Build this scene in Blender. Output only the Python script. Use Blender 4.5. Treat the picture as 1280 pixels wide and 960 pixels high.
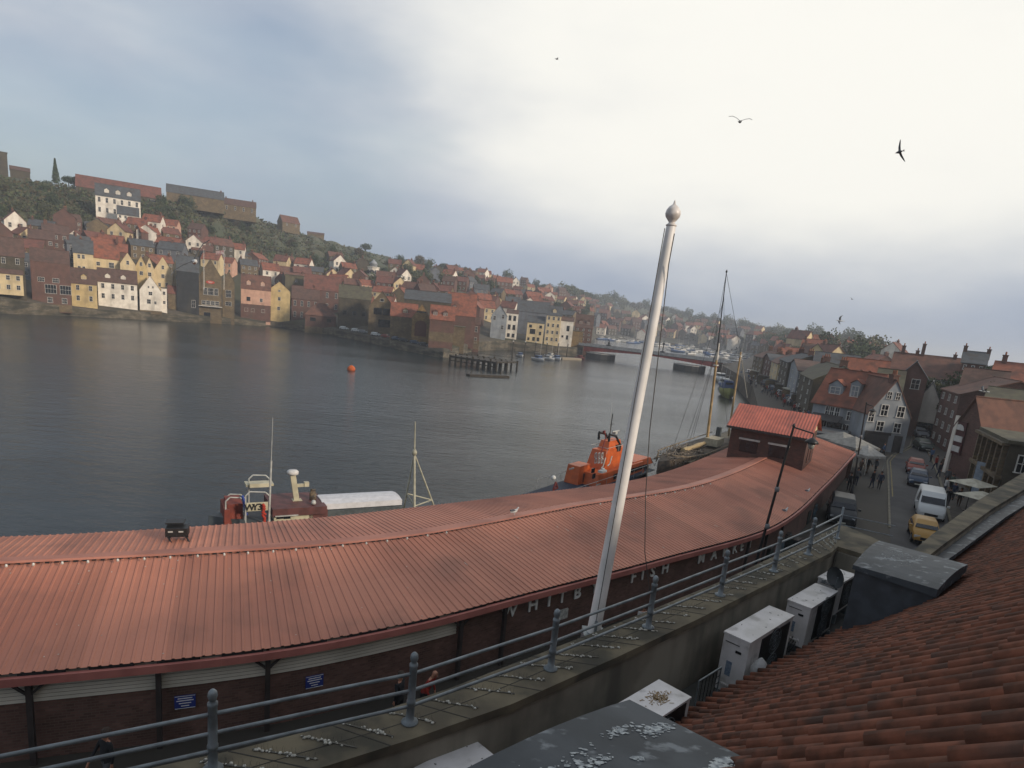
import bpy, bmesh, math, random
from mathutils import Vector, Matrix
import numpy as np
R=math.radians
for o in list(bpy.data.objects): bpy.data.objects.remove(o)
S=bpy.context.scene
COL=S.collection
# ------------------------------------------------------------------ camera
FPX,PX,PY=800.0,640.0,570.0      # focal length and principal point in the 1280x960 picture
TH=R(5.8); PT=math.atan(177/800); CZ=17.0
cam=bpy.data.cameras.new('camera'); co=bpy.data.objects.new('camera',cam); COL.objects.link(co)
cam.sensor_width=36; cam.lens=36*FPX/1280; cam.shift_y=(PY-480)/1280
cam.clip_start=0.1; cam.clip_end=20000
fw=Vector((0,math.cos(PT),-math.sin(PT))); u0=Vector((0,math.sin(PT),math.cos(PT))); r0=Vector((1,0,0))
IR=math.cos(TH)*r0+math.sin(TH)*u0; IU=math.cos(TH)*u0-math.sin(TH)*r0
m=Matrix((IR,IU,-fw)).transposed().to_4x4(); m.translation=(0,0,CZ); co.matrix_world=m
S.camera=co
S.render.resolution_x=1024; S.render.resolution_y=768
# ------------------------------------------------------------------ sky, sun, exposure
SUN_AZ,SUN_EL=R(121),R(22)
sd=Vector((math.sin(SUN_AZ)*math.cos(SUN_EL),math.cos(SUN_AZ)*math.cos(SUN_EL),math.sin(SUN_EL)))
w=bpy.data.worlds.new('World'); S.world=w; w.use_nodes=True
nt=w.node_tree; N=nt.nodes; L=nt.links; N.clear()
def nd(t,**k):
    n=N.new(t)
    for a,b in k.items(): setattr(n,a,b)
    return n
sky=nd('ShaderNodeTexSky',sky_type='NISHITA',sun_disc=False,sun_elevation=SUN_EL,sun_rotation=SUN_AZ,altitude=20,air_density=1.3,dust_density=2.5)
tc=nd('ShaderNodeTexCoord')
def math_(op,a,b=None,clamp=False):
    n=nd('ShaderNodeMath',operation=op); n.use_clamp=clamp
    for i,x in enumerate((a,b)):
        if x is None: continue
        if isinstance(x,(int,float)): n.inputs[i].default_value=x
        else: L.new(x,n.inputs[i])
    return n.outputs[0]
def vdot(vec):
    n=nd('ShaderNodeVectorMath',operation='DOT_PRODUCT'); L.new(tc.outputs['Generated'],n.inputs[0]); n.inputs[1].default_value=Vector(vec).normalized(); return n.outputs['Value']
def mixc(f,a,b):
    n=nd('ShaderNodeMix',data_type='RGBA')
    if isinstance(f,(int,float)): n.inputs[0].default_value=f
    else: L.new(f,n.inputs[0])
    for i,x in ((6,a),(7,b)):
        if isinstance(x,tuple): n.inputs[i].default_value=(*x,1)
        else: L.new(x,n.inputs[i])
    return n.outputs[2]
def cloudnoise(scale,sz,det,loc=(0,0,0)):
    mp=nd('ShaderNodeMapping'); mp.inputs['Scale'].default_value=(1,1,sz); mp.inputs['Location'].default_value=loc
    L.new(tc.outputs['Generated'],mp.inputs[0])
    n=nd('ShaderNodeTexNoise'); n.inputs['Scale'].default_value=scale; n.inputs['Detail'].default_value=det; n.inputs['Roughness'].default_value=.5
    L.new(mp.outputs[0],n.inputs['Vector']); return n.outputs['Fac']
def ramp(f,a,b):
    n=nd('ShaderNodeMapRange',interpolation_type='SMOOTHSTEP'); L.new(f,n.inputs[0]); n.inputs[1].default_value=a; n.inputs[2].default_value=b; return n.outputs[0]
skyscaled=nd('ShaderNodeVectorMath',operation='SCALE'); L.new(sky.outputs[0],skyscaled.inputs[0]); skyscaled.inputs[3].default_value=1.0
n1=cloudnoise(2.0,2.2,5,(3.1,.4,0)); n2=cloudnoise(4.6,2.8,7,(1.7,2.2,.3))
sep=nd('ShaderNodeSeparateXYZ'); L.new(tc.outputs['Generated'],sep.inputs[0])
# bright thin cloud towards the upper right of the view, thicker grey cloud away from it
glow=ramp(vdot((.36,.85,.40)),.72,.99)
hor=ramp(sep.outputs[2],-.02,.26)
hz2=ramp(sep.outputs[2],.02,.24); glow=math_('MULTIPLY',ramp(vdot((.36,.85,.40)),.72,.99),math_('ADD',math_('MULTIPLY',hz2,.72),.28))
cs=math_('MULTIPLY_ADD',n1,.55); cs.node.inputs[2].default_value=.0
lum=math_('ADD',math_('MULTIPLY',glow,.62),math_('MULTIPLY',n2,.50))
lum=math_('ADD',lum,math_('MULTIPLY',hor,.34))
lum=ramp(math_('ADD',lum,math_('MULTIPLY',n1,.3)),.42,1.38)
ccol=mixc(lum,(.245,.30,.405),(.80,.785,.73))
k=1/0.10
cc=nd('ShaderNodeVectorMath',operation='SCALE'); L.new(ccol,cc.inputs[0]); cc.inputs[3].default_value=k
cover=math_('MULTIPLY',ramp(math_('ADD',n1,math_('MULTIPLY',glow,.40)),.34,.64),.38,True)
cover=math_('ADD',cover,.60,True)
fin=mixc(cover,skyscaled.outputs[0],cc.outputs[0])
bg=nd('ShaderNodeBackground'); bg.inputs['Strength'].default_value=0.10; L.new(fin,bg.inputs['Color'])
wo=nd('ShaderNodeOutputWorld'); L.new(bg.outputs[0],wo.inputs['Surface'])
sl=bpy.data.lights.new('sun','SUN'); sl.energy=2.6; sl.angle=R(6); sl.color=(1,.86,.70)
so=bpy.data.objects.new('sun',sl); COL.objects.link(so); so.rotation_euler=sd.to_track_quat('Z','Y').to_euler()
S.view_settings.view_transform='Standard'; S.view_settings.look='None'; S.view_settings.exposure=0.35; S.view_settings.gamma=1
S.view_settings.use_curve_mapping=False
S.cycles.max_bounces=5; S.cycles.volume_bounces=1
# ------------------------------------------------------------------ picture <-> place
def ray(x,y):
    d=fw*FPX+IR*(x-PX)-IU*(y-PY); return d/math.hypot(d.x,d.y)
def G(x,y,z):                       # where the line of sight meets a level z
    d=ray(x,y); t=(z-CZ)/d.z; return Vector((d.x*t,d.y*t,z))
def PD(x,y,D):                      # the point at horizontal distance D
    d=ray(x,y); return Vector((d.x*D,d.y*D,CZ+d.z*D))
def proj(v):
    v=Vector(v)-Vector((0,0,CZ)); q=v.dot(fw); return PX+FPX*v.dot(IR)/q, PY-FPX*v.dot(IU)/q
def hy(x): # horizon row
    return 392+(x-640)*math.tan(TH)
def az_of(x): d=ray(x,hy(x)); return math.atan2(d.x,d.y)
# ------------------------------------------------------------------ materials
def lin(h):
    if isinstance(h,tuple): return h
    h=h.lstrip('#'); c=[int(h[i:i+2],16)/255 for i in (0,2,4)]
    return tuple(x/12.92 if x<=.04045 else ((x+.055)/1.055)**2.4 for x in c)
MATS={}
def mat(name,a,b=None,scale=3,rough=.8,bump=0,metal=0,stretch=(1,1,1),det=4,spec=.5,brick=None,attr=None,streak=None,emit=None,lo=.35,hi=.65):
    if name in MATS: return MATS[name]
    M=bpy.data.materials.new(name); M.use_nodes=True; t=M.node_tree; n=t.nodes; l=t.links
    p=n['Principled BSDF']; a=lin(a); b=lin(b) if b else tuple(x*.75 for x in a)
    p.inputs['Roughness'].default_value=rough; p.inputs['Metallic'].default_value=metal; p.inputs['Specular IOR Level'].default_value=spec
    tcn=n.new('ShaderNodeTexCoord'); mp=n.new('ShaderNodeMapping'); mp.inputs['Scale'].default_value=stretch
    l.new(tcn.outputs['Object'],mp.inputs[0])
    nz=n.new('ShaderNodeTexNoise'); nz.inputs['Scale'].default_value=scale; nz.inputs['Detail'].default_value=det; l.new(mp.outputs[0],nz.inputs['Vector'])
    mr=n.new('ShaderNodeMapRange'); mr.interpolation_type='SMOOTHSTEP'; mr.inputs[1].default_value=lo; mr.inputs[2].default_value=hi; l.new(nz.outputs['Fac'],mr.inputs[0])
    mx=n.new('ShaderNodeMix'); mx.data_type='RGBA'; mx.inputs[6].default_value=(*a,1); mx.inputs[7].default_value=(*b,1); l.new(mr.outputs[0],mx.inputs[0])
    col=mx.outputs[2]; hgt=nz.outputs['Fac']
    if brick:
        bw,bh,mort=brick
        sp=n.new('ShaderNodeSeparateXYZ'); l.new(tcn.outputs['Object'],sp.inputs[0])
        ad=n.new('ShaderNodeMath'); l.new(sp.outputs[0],ad.inputs[0]); l.new(sp.outputs[1],ad.inputs[1])
        cb=n.new('ShaderNodeCombineXYZ'); l.new(ad.outputs[0],cb.inputs[0]); l.new(sp.outputs[2],cb.inputs[1])
        bt=n.new('ShaderNodeTexBrick'); l.new(cb.outputs[0],bt.inputs['Vector']); bt.inputs['Scale'].default_value=1
        bt.inputs['Brick Width'].default_value=bw; bt.inputs['Row Height'].default_value=bh; bt.inputs['Mortar Size'].default_value=bh*.12
        l.new(col,bt.inputs['Color1']); 
        m2=n.new('ShaderNodeMix'); m2.data_type='RGBA'; m2.blend_type='MULTIPLY'; m2.inputs[0].default_value=1; m2.inputs[7].default_value=(.62,.6,.6,1); l.new(col,m2.inputs[6])
        l.new(m2.outputs[2],bt.inputs['Color2']); bt.inputs['Mortar'].default_value=(*lin(mort),1)
        col=bt.outputs['Color']
    if streak: # long stains: (colour, scale, stretch, amount, lo, hi)
        c,s,st,am,slo,shi=streak
        mp2=n.new('ShaderNodeMapping'); mp2.inputs['Scale'].default_value=st; l.new(tcn.outputs['Object'],mp2.inputs[0])
        z2=n.new('ShaderNodeTexNoise'); z2.inputs['Scale'].default_value=s; z2.inputs['Detail'].default_value=5; l.new(mp2.outputs[0],z2.inputs['Vector'])
        r2=n.new('ShaderNodeMapRange'); r2.interpolation_type='SMOOTHSTEP'; r2.inputs[1].default_value=slo; r2.inputs[2].default_value=shi; r2.inputs[4].default_value=am; l.new(z2.outputs['Fac'],r2.inputs[0])
        m3=n.new('ShaderNodeMix'); m3.data_type='RGBA'; l.new(r2.outputs[0],m3.inputs[0]); l.new(col,m3.inputs[6]); m3.inputs[7].default_value=(*lin(c),1); col=m3.outputs[2]
    if attr:
        at=n.new('ShaderNodeAttribute'); at.attribute_name='tv'
        m4=n.new('ShaderNodeMix'); m4.data_type='RGBA'; m4.blend_type='MULTIPLY'; m4.inputs[0].default_value=attr
        l.new(col,m4.inputs[6]); 
        cbb=n.new('ShaderNodeCombineColor'); 
        for i in range(3): l.new(at.outputs['Fac'],cbb.inputs[i])
        l.new(cbb.outputs[0],m4.inputs[7]); col=m4.outputs[2]
    l.new(col,p.inputs['Base Color'])
    if bump:
        bn=n.new('ShaderNodeBump'); bn.inputs['Strength'].default_value=bump; bn.inputs['Distance'].default_value=.03
        l.new(hgt,bn.inputs['Height']); l.new(bn.outputs[0],p.inputs['Normal'])
    if emit:
        p.inputs['Emission Color'].default_value=(*lin(emit[0]),1); p.inputs['Emission Strength'].default_value=emit[1]
    MATS[name]=M; return M
# ------------------------------------------------------------------ mesh collecting
class MB:
    def __init__(s): s.v=[]; s.f=[]; s.mi=[]; s.sm=[]
    def add(s,vs,fs,mi=0,sm=False):
        b=len(s.v); s.v+= [tuple(v) for v in vs]; s.f+=[tuple(b+i for i in f) for f in fs]; s.mi+=[mi]*len(fs); s.sm+=[sm]*len(fs); return s
    def box(s,c,d,rz=0,mi=0,M=None,bev=0):
        hx,hy_,hz=d[0]/2,d[1]/2,d[2]/2
        vs=[Vector((x*hx,y*hy_,z*hz)) for x in(-1,1) for y in(-1,1) for z in(-1,1)]
        Mt=M if M is not None else Matrix.Translation(c)@Matrix.Rotation(rz,4,'Z')
        vs=[Mt@v for v in vs]
        return s.add(vs,[(0,1,3,2),(4,6,7,5),(0,4,5,1),(2,3,7,6),(0,2,6,4),(1,5,7,3)],mi)
    def beam(s,p,q,wd,hg,mi=0,up=(0,0,1)):
        p,q=Vector(p),Vector(q); d=q-p; l=d.length
        if l<1e-6: return s
        x=d/l; y=Vector(up).cross(x)
        if y.length<1e-4: y=Vector((0,1,0)).cross(x)
        y.normalize(); z=x.cross(y)
        M=Matrix((x,y,z)).transposed().to_4x4(); M.translation=(p+q)/2
        return s.box(None,(l,wd,hg),M=M,mi=mi)
    def tube(s,p,q,r,r1=None,n=8,mi=0,caps=True):
        p,q=Vector(p),Vector(q); r1=r if r1 is None else r1; d=(q-p)
        if d.length<1e-6: return s
        z=d.normalized(); x=z.orthogonal().normalized(); y=z.cross(x)
        vs=[]
        for c,rr in((p,r),(q,r1)):
            for i in range(n):
                a=2*math.pi*i/n; vs.append(c+(x*math.cos(a)+y*math.sin(a))*rr)
        s.add(vs,[(i,(i+1)%n,n+(i+1)%n,n+i) for i in range(n)],mi,True)
        if caps: s.add(vs,[tuple(range(n))[::-1],tuple(range(n,2*n))],mi)
        return s
    def path(s,pts,r,n=6,mi=0):
        for a,b in zip(pts[:-1],pts[1:]): s.tube(a,b,r,n=n,mi=mi)
        return s
    def lathe(s,prof,c=(0,0,0),n=16,mi=0):
        c=Vector(c); vs=[]
        for r,z in prof:
            for i in range(n):
                a=2*math.pi*i/n; vs.append(c+Vector((r*math.cos(a),r*math.sin(a),z)))
        fs=[]
        for k in range(len(prof)-1):
            for i in range(n): fs.append((k*n+i,k*n+(i+1)%n,(k+1)*n+(i+1)%n,(k+1)*n+i))
        fs.append(tuple(range(n))[::-1]); fs.append(tuple((len(prof)-1)*n+i for i in range(n)))
        return s.add(vs,fs,mi,True)
    def poly(s,pts,mi=0): return s.add(pts,[tuple(range(len(pts)))],mi)
    def prism(s,pts,z0,z1,mi=0):
        n=len(pts); a=sum(pts[i][0]*pts[(i+1)%n][1]-pts[(i+1)%n][0]*pts[i][1] for i in range(n))
        if a<0: pts=pts[::-1]
        vs=[(p[0],p[1],z0) for p in pts]+[(p[0],p[1],z1) for p in pts]
        return s.add(vs,[tuple(range(n))[::-1],tuple(range(n,2*n))]+[(i,(i+1)%n,n+(i+1)%n,n+i) for i in range(n)],mi)
    def slab(s,pts,off,mi=0):
        n=len(pts); off=Vector(off); vs=[Vector(p) for p in pts]; vs=vs+[v+off for v in vs]
        return s.add(vs,[tuple(range(n))[::-1],tuple(range(n,2*n))]+[(i,(i+1)%n,n+(i+1)%n,n+i) for i in range(n)],mi)
    def rev(s,secs,mi=0,sm=True,cap=True): # loft through rings of equal count
        n=len(secs[0]); vs=[v for r_ in secs for v in r_]; fs=[]
        for k in range(len(secs)-1):
            for i in range(n): fs.append((k*n+i,k*n+(i+1)%n,(k+1)*n+(i+1)%n,(k+1)*n+i))
        s.add(vs,fs,mi,sm)
        if cap: s.add(secs[0],[tuple(range(n))[::-1]],mi); s.add(secs[-1],[tuple(range(n))],mi)
        return s
    def mesh(s,name,mats):
        me=bpy.data.meshes.new(name); me.from_pydata(s.v,[],s.f); 
        for mm in (mats if isinstance(mats,(list,tuple)) else [mats]): me.materials.append(mm)
        me.polygons.foreach_set('material_index',s.mi); me.polygons.foreach_set('use_smooth',s.sm); me.update(); return me
    def build(s,name,mats,parent=None,loc=None,rz=0,label=None):
        o=bpy.data.objects.new(name,s.mesh(name,mats)); COL.objects.link(o)
        if parent is not None: o.parent=parent
        if loc is not None: o.location=loc
        o.rotation_euler.z=rz
        if label: o['label']=label
        return o
def tag(o,label=None,cat=None,group=None,kind=None):
    if label: o['label']=label
    if cat: o['category']=cat
    if group: o['group']=group
    if kind: o['kind']=kind
    return o
def thing(name,label,cat,loc=(0,0,0),rz=0,group=None):
    o=bpy.data.objects.new(name,None); COL.objects.link(o); o.location=loc; o.rotation_euler=(0,0,rz); o.empty_display_size=.3
    return tag(o,label,cat,group)
def dup(root,loc,rz=0,label=None,group=None,scale=None):
    c=root.copy(); COL.objects.link(c); c.location=loc; c.rotation_euler=(0,0,rz)
    if scale: c.scale=scale
    if label: c['label']=label
    if group: c['group']=group
    for ch in KIDS(root):
        d=ch.copy(); COL.objects.link(d); d.parent=c
        for g in KIDS(ch):
            e=g.copy(); COL.objects.link(e); e.parent=d
    return c
_kc={}
def KIDS(o):
    if o.name not in _kc: _kc[o.name]=[x for x in bpy.data.objects if x.parent==o]
    return _kc[o.name]
def structure(o): o['kind']='structure'; return o
rnd=random.Random(7)
# ------------------------------------------------------------------ terrain
# columns: picture column, waterline row, top-of-bank row, (town edge row, distance), (ridge row, distance)
TC=[(-260,380,362,(290,380),(205,430)),(-100,386,368,(290,375),(215,430)),(0,392,373,(285,370),(222,430)),(90,395,385,(290,380),(234,440)),
(200,401,391,(275,400),(246,460)),(300,406,399,(310,440),(266,520)),(350,409,403,(318,460),(283,560)),(420,420,412,(335,450),(305,600)),
(500,437,428,(345,450),(325,680)),(560,449,441,(352,480),(336,750)),(600,439,428,(360,500),(343,800)),(640,438,426,(367,560),(352,900)),
(700,444,435,(382,650),(366,1050)),(733,446,435,(388,750),(373,1150)),(746,423,421,(394,950),(375,1250)),(830,430,428,(408,950),(388,1500)),
(870,434,432,(414,900),(398,1550)),(950,447,445,(426,700),(413,1650))]
cols=[]
for x,wl,tp,(ty,td),(ry,rd) in TC:
    d=ray(x,wl); Ds=(0-CZ)/d.z
    zt=max(1.5,PD(x,tp,Ds).z)
    cols.append((az_of(x),Ds,zt,td,PD(x,ty,td).z,rd,PD(x,ry,rd).z))
for x,Ds,zt,td,ty,rd,ry in [(1000,260,4.4,420,440,1500,423),(1060,220,4.4,330,455,1300,433),(1110,190,4.4,300,458,420,447),(1190,190,4.4,280,470,420,458),(1280,170,4.4,260,480,420,470),(1500,170,4.4,260,500,420,490)]:
    cols.append((az_of(x),Ds,zt,td,max(5,PD(x,ty,td).z),rd,PD(x,ry,rd).z))
CA=np.array(cols)
def tcol(a): return [float(np.interp(a,CA[:,0],CA[:,i])) for i in range(1,7)]
def terr(a,d):
    Ds,zt,td,tz,rd,rz=tcol(a)
    if d<Ds: return -2
    if td<Ds+20: td=Ds+20
    if d<td:
        t=(d-Ds)/(td-Ds); return zt+(tz-zt)*(t*t*(3-2*t)*.6+t*.4)
    if d<rd:
        t=(d-td)/(rd-td); z=tz+(rz-tz)*t
        b=math.sin(t*math.pi)*(rz-tz)*.10; return z+b
    return rz-(d-rd)*.012
def shore(x): return tcol(az_of(x))[0]
def T(x,y):                          # where a line of sight meets the land
    d=ray(x,y); a=math.atan2(d.x,d.y); D=tcol(a)[0]
    while D<4000:
        if CZ+d.z*D<terr(a,D): break
        D*=1.004
    return Vector((d.x*D,d.y*D,terr(a,D))),D
B=MB(); az=np.linspace(CA[0,0],CA[-1,0],620); ts=[0,0,.08,.2,.35,.5,.65,.8,1]
tr=[.08,.18,.3,.42,.54,.66,.78,.9,1]; ring=[]
hn=lambda a,d: 1.6*math.sin(a*90+d*.03)*math.sin(d*.055+a*31)+.9*math.sin(a*230+d*.02)
for a in az:
    Ds,zt,td,tz,rd,rz=tcol(a); td=max(td,Ds+20); r_=[]
    r_.append((Ds,-2.0)); r_.append((Ds,zt))
    for t in ts[2:]: D=Ds+(td-Ds)*t; r_.append((D,terr(a,D)))
    for t in tr: D=td+(rd-td)*t; r_.append((D,terr(a,D)+hn(a,D)*(1 if t<1 else .6)))
    for D in (rd+150,rd+600,9000): r_.append((D,rz-min((D-rd)*.03,25)))
    ring.append([(math.sin(a)*D,math.cos(a)*D,z) for D,z in r_])
nr=len(ring[0]); vs=[v for r_ in ring for v in r_]; fs=[]
for i in range(len(ring)-1):
    for j in range(nr-1): fs.append((i*nr+j,i*nr+j+1,(i+1)*nr+j+1,(i+1)*nr+j))
B.add(vs,[f[::-1] for f in fs],0,True)
for k in range(len(fs)):
    j_=k%(nr-1)
    if j_==0: B.mi[k]=1; B.sm[k]=False
    elif j_<7: B.mi[k]=2
mgrass=mat('hill_grass','#3f4630','#55533b',.02,.95,det=8,streak=('#3a4029',.06,(1,1,1),.8,.42,.6))
mquay=mat('quay_stone','#7a7262','#57503f',.35,.9,.5,brick=(1.1,.45,'#3e3a30'),streak=('#23251f',.5,(.3,.3,1.6),.75,.42,.62))
terrain=structure(B.build('hillside',[mgrass,mquay,mat('town_ground','#4b453c','#3a372c',.05,.95,det=8,streak=('#35391f',.04,(1,1,1),.6,.5,.65))]))
# water and sea bed
B=MB(); B.poly([(-6000,-400,0),(6000,-400,0),(6000,9000,0),(-6000,9000,0)])
MW=bpy.data.materials.new('harbour_water'); MW.use_nodes=True; n=MW.node_tree.nodes; l=MW.node_tree.links; p=n['Principled BSDF']
p.inputs['Base Color'].default_value=(.020,.027,.030,1); p.inputs['Roughness'].default_value=.14; p.inputs['Specular IOR Level'].default_value=.30; p.inputs['IOR'].default_value=1.33
tn=n.new('ShaderNodeTexCoord'); mp=n.new('ShaderNodeMapping'); mp.inputs['Rotation'].default_value[2]=R(20); mp.inputs['Scale'].default_value=(.55,1.25,1); l.new(tn.outputs['Object'],mp.inputs[0])
wa=n.new('ShaderNodeTexNoise'); wa.inputs['Scale'].default_value=.55; wa.inputs['Detail'].default_value=6; wa.inputs['Roughness'].default_value=.62; l.new(mp.outputs[0],wa.inputs['Vector'])
wb_=n.new('ShaderNodeTexNoise'); wb_.inputs['Scale'].default_value=.035; wb_.inputs['Detail'].default_value=3; l.new(mp.outputs[0],wb_.inputs['Vector'])
am=n.new('ShaderNodeMapRange'); am.inputs[1].default_value=.38; am.inputs[2].default_value=.64; am.inputs[3].default_value=.45; am.inputs[4].default_value=1; l.new(wb_.outputs['Fac'],am.inputs[0])
bn=n.new('ShaderNodeBump'); bn.inputs['Distance'].default_value=.28; l.new(am.outputs[0],bn.inputs['Strength']); l.new(wa.outputs['Fac'],bn.inputs['Height']); l.new(bn.outputs[0],p.inputs['Normal'])
structure(B.build('water',MW))
# west bank: one raised sheet with quay walls
WB=[(-70,-60),(-70,2),(-31,18.5),(-18,23.2),(-10.9,26.8),(-5.3,30.8),(0,35.1),(8,42),(15,51.5),(20,57),(31,85),(45,120),(62,172),(75,225),(88,292),(100,312),(130,380),(185,520),(330,700),(900,700),(900,-200),(-70,-200)]
B=MB(); B.prism([(x,y) for x,y in WB],-3,4.5)
mpave=mat('paving','#6a5d49','#54493a',.5,.85,.3,brick=(.5,.25,'#38342d'),streak=('#302d28',.25,(1,1,1),.6,.45,.62))
structure(B.build('quay',mpave))
# carriageway, kerb and footway
def gp(*pts,z=4.5): return [G(x,y,z) for x,y in pts]
E_L=gp((1128,800),(1116,720),(1112,660),(1111,620),(1110,590),(1109,576),(1116,568),(1128,563),(1137,558),(1140,549),(1139,541))
E_R=gp((1330,800),(1215,700),(1190,660),(1182,630),(1174,598),(1168,582),(1164,572),(1158,562),(1155,556),(1151,548),(1147,541))
masph=mat('asphalt','#3b3b3d','#2f2f31',.6,.85,.25,streak=('#4a4947',.12,(1,1,1),.7,.45,.6))
B=MB()
for i in range(len(E_L)-1):
    q=[E_L[i],E_R[i],E_R[i+1],E_L[i+1]]; B.poly([(v.x,v.y,4.504) for v in q])
structure(B.build('road',masph))
mkerb=mat('kerb_stone','#6b6656','#575244',2,.8)
B=MB()
for a,b in zip(E_L[2:-1],E_L[3:]): B.beam((a.x,a.y,4.53),(b.x,b.y,4.53),.16,.07)
for a,b in zip(E_R[:-1],E_R[1:]): B.beam((a.x,a.y,4.55),(b.x,b.y,4.55),.22,.14)
structure(B.build('kerb',mkerb))
B=MB(); my=mat('road_paint_yellow','#7d6f3c','#6a6140',3,.8)
for off in (.3,):
    for a,b in zip(E_L[3:-1],E_L[4:]):
        d=(b-a).normalized(); nn=Vector((d.y,-d.x,0)); a2=a+nn*off; b2=b+nn*off; w_=nn*.05
        B.poly([(v.x,v.y,4.508) for v in (a2-w_,a2+w_,b2+w_,b2-w_)])
structure(B.build('road_markings',my))
B=MB(); mfoot=mat('footway','#55504a','#45413c',.8,.85,brick=(.6,.6,'#38352f'))
for i in range(len(E_R)-1):
    a,b=E_R[i],E_R[i+1]; d=(b-a).normalized(); nn=Vector((d.y,-d.x,0))*(4.5 if i<7 else 1.2)
    B.slab([(a.x,a.y,4.5),(b.x,b.y,4.5),(b.x+nn.x,b.y+nn.y,4.5),(a.x+nn.x,a.y+nn.y,4.5)],(0,0,.118))
structure(B.build('footway',mfoot))
# ------------------------------------------------------------------ fish market
ST=[((-26,7.9),(-28,12.6),(-30,17.2)),((-13.2,13.3),(-15.3,18.1),(-17.4,22.3)),((-6.4,16.15),(-8.7,21.1),(-10.8,25.9)),((-2.6,18.6),(-5.4,22.9),(-8.1,27.6)),
((1.0,21.6),(-2.3,25.2),(-5.2,29.8)),((6.9,26.6),(3.4,30.6),(.2,34.1)),((14.6,33.6),(11.25,37.6),(8.3,41)),((22.5,45),(19.0,48.0),(15.5,50.9)),((33.2,61.7),(30,65.2),(27,69.5))]
ZE,ZR=7.2,8.0
cum=[0]
for a,b in zip(ST[:-1],ST[1:]): cum.append(cum[-1]+math.dist(a[1],b[1]))
def cr(vals,s): # smooth curve through stations
    i=max(0,min(len(cum)-2,int(np.searchsorted(cum,s)-1))); t=(s-cum[i])/(cum[i+1]-cum[i])
    g=lambda k:np.array(vals[max(0,min(len(vals)-1,k))],float)
    p0,p1,p2,p3=g(i-1),g(i),g(i+1),g(i+2); h=cum[i+1]-cum[i]
    m1=(p2-p0)/(cum[min(i+1,len(cum)-1)]-cum[max(i-1,0)])*h; m2=(p3-p1)/(cum[min(i+2,len(cum)-1)]-cum[i])*h
    return (2*t**3-3*t*t+1)*p1+(t**3-2*t*t+t)*m1+(-2*t**3+3*t*t)*p2+(t**3-t*t)*m2
E_=lambda s:cr([x[0] for x in ST],s); Rg=lambda s:cr([x[1] for x in ST],s); F_=lambda s:cr([x[2] for x in ST],s)
TOT=cum[-1]
market=thing('fish_market','long low brick fish market with a faded red corrugated roof curving along the quay','market',(0,0,0))
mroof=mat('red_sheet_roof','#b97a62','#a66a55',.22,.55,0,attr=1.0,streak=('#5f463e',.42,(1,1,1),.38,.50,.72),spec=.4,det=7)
mroof2=mat('red_roof_trim','#b07460','#9a6250',.8,.6)
mdark=mat('gap_shade','#141414','#101010')  # near-black colour standing in for shade in gaps and between slats
def roofside(fa,fb,za,zb,name,per=.235):
    B=MB(); N_=int(TOT/per); prof=[(0,0),(.60,0),(.70,.026),(.90,.026)]; rows=[0,.5,1]; V=[]; 
    for i in range(N_):
        for u,h in prof:
            s=min(TOT,(i+u)*per); a=fa(s); b=fb(s)
            for t in rows: q=a+(b-a)*t; V.append((q[0],q[1],za+(zb-za)*t+h))
    K=len(V)//3
    B.add(V,[(i*3+j,(i+1)*3+j,(i+1)*3+j+1,i*3+j+1) for i in range(K-1) for j in range(2)])
    o=B.build(name,mroof,market); 
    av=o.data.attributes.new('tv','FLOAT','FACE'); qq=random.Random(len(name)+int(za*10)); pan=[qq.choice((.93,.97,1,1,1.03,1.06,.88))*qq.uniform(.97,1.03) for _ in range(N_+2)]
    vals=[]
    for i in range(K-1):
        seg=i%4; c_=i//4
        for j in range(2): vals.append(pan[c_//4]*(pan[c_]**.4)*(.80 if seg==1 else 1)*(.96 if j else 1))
    av.data.foreach_set('value',vals); return o
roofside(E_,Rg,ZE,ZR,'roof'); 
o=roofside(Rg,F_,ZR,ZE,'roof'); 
# ridge capping lying on the far slope, with dark strips standing for the shaded gap on its near side
B=MB(); D_=MB(); N_=220
for i in range(N_):
    s0,s1=TOT*i/N_,TOT*(i+1)/N_
    a0,a1=Rg(s0),Rg(s1); b0=a0+(F_(s0)-a0)*.13; b1=a1+(F_(s1)-a1)*.13; c0=a0+(E_(s0)-a0)*.015; c1=a1+(E_(s1)-a1)*.015
    B.add([(c0[0],c0[1],ZR+.03),(c1[0],c1[1],ZR+.03),(a1[0],a1[1],ZR+.075),(a0[0],a0[1],ZR+.075),(b1[0],b1[1],ZR-.03),(b0[0],b0[1],ZR-.03)],[(0,1,2,3),(3,2,4,5)])
B.build('ridge_cap',mroof2,market)
B=MB()
for i in range(int(TOT/.25)):
    s=(i+.1)*.25; 
    if s+.12>TOT: break
    a,b=Rg(s)+(E_(s)-Rg(s))*.018,Rg(s+.11)+(E_(s+.11)-Rg(s+.11))*.018
    B.beam((a[0],a[1],ZR+.012),(b[0],b[1],ZR+.012),.02,.045)
B.build('ridge_gap_shade',mdark,market)
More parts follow.
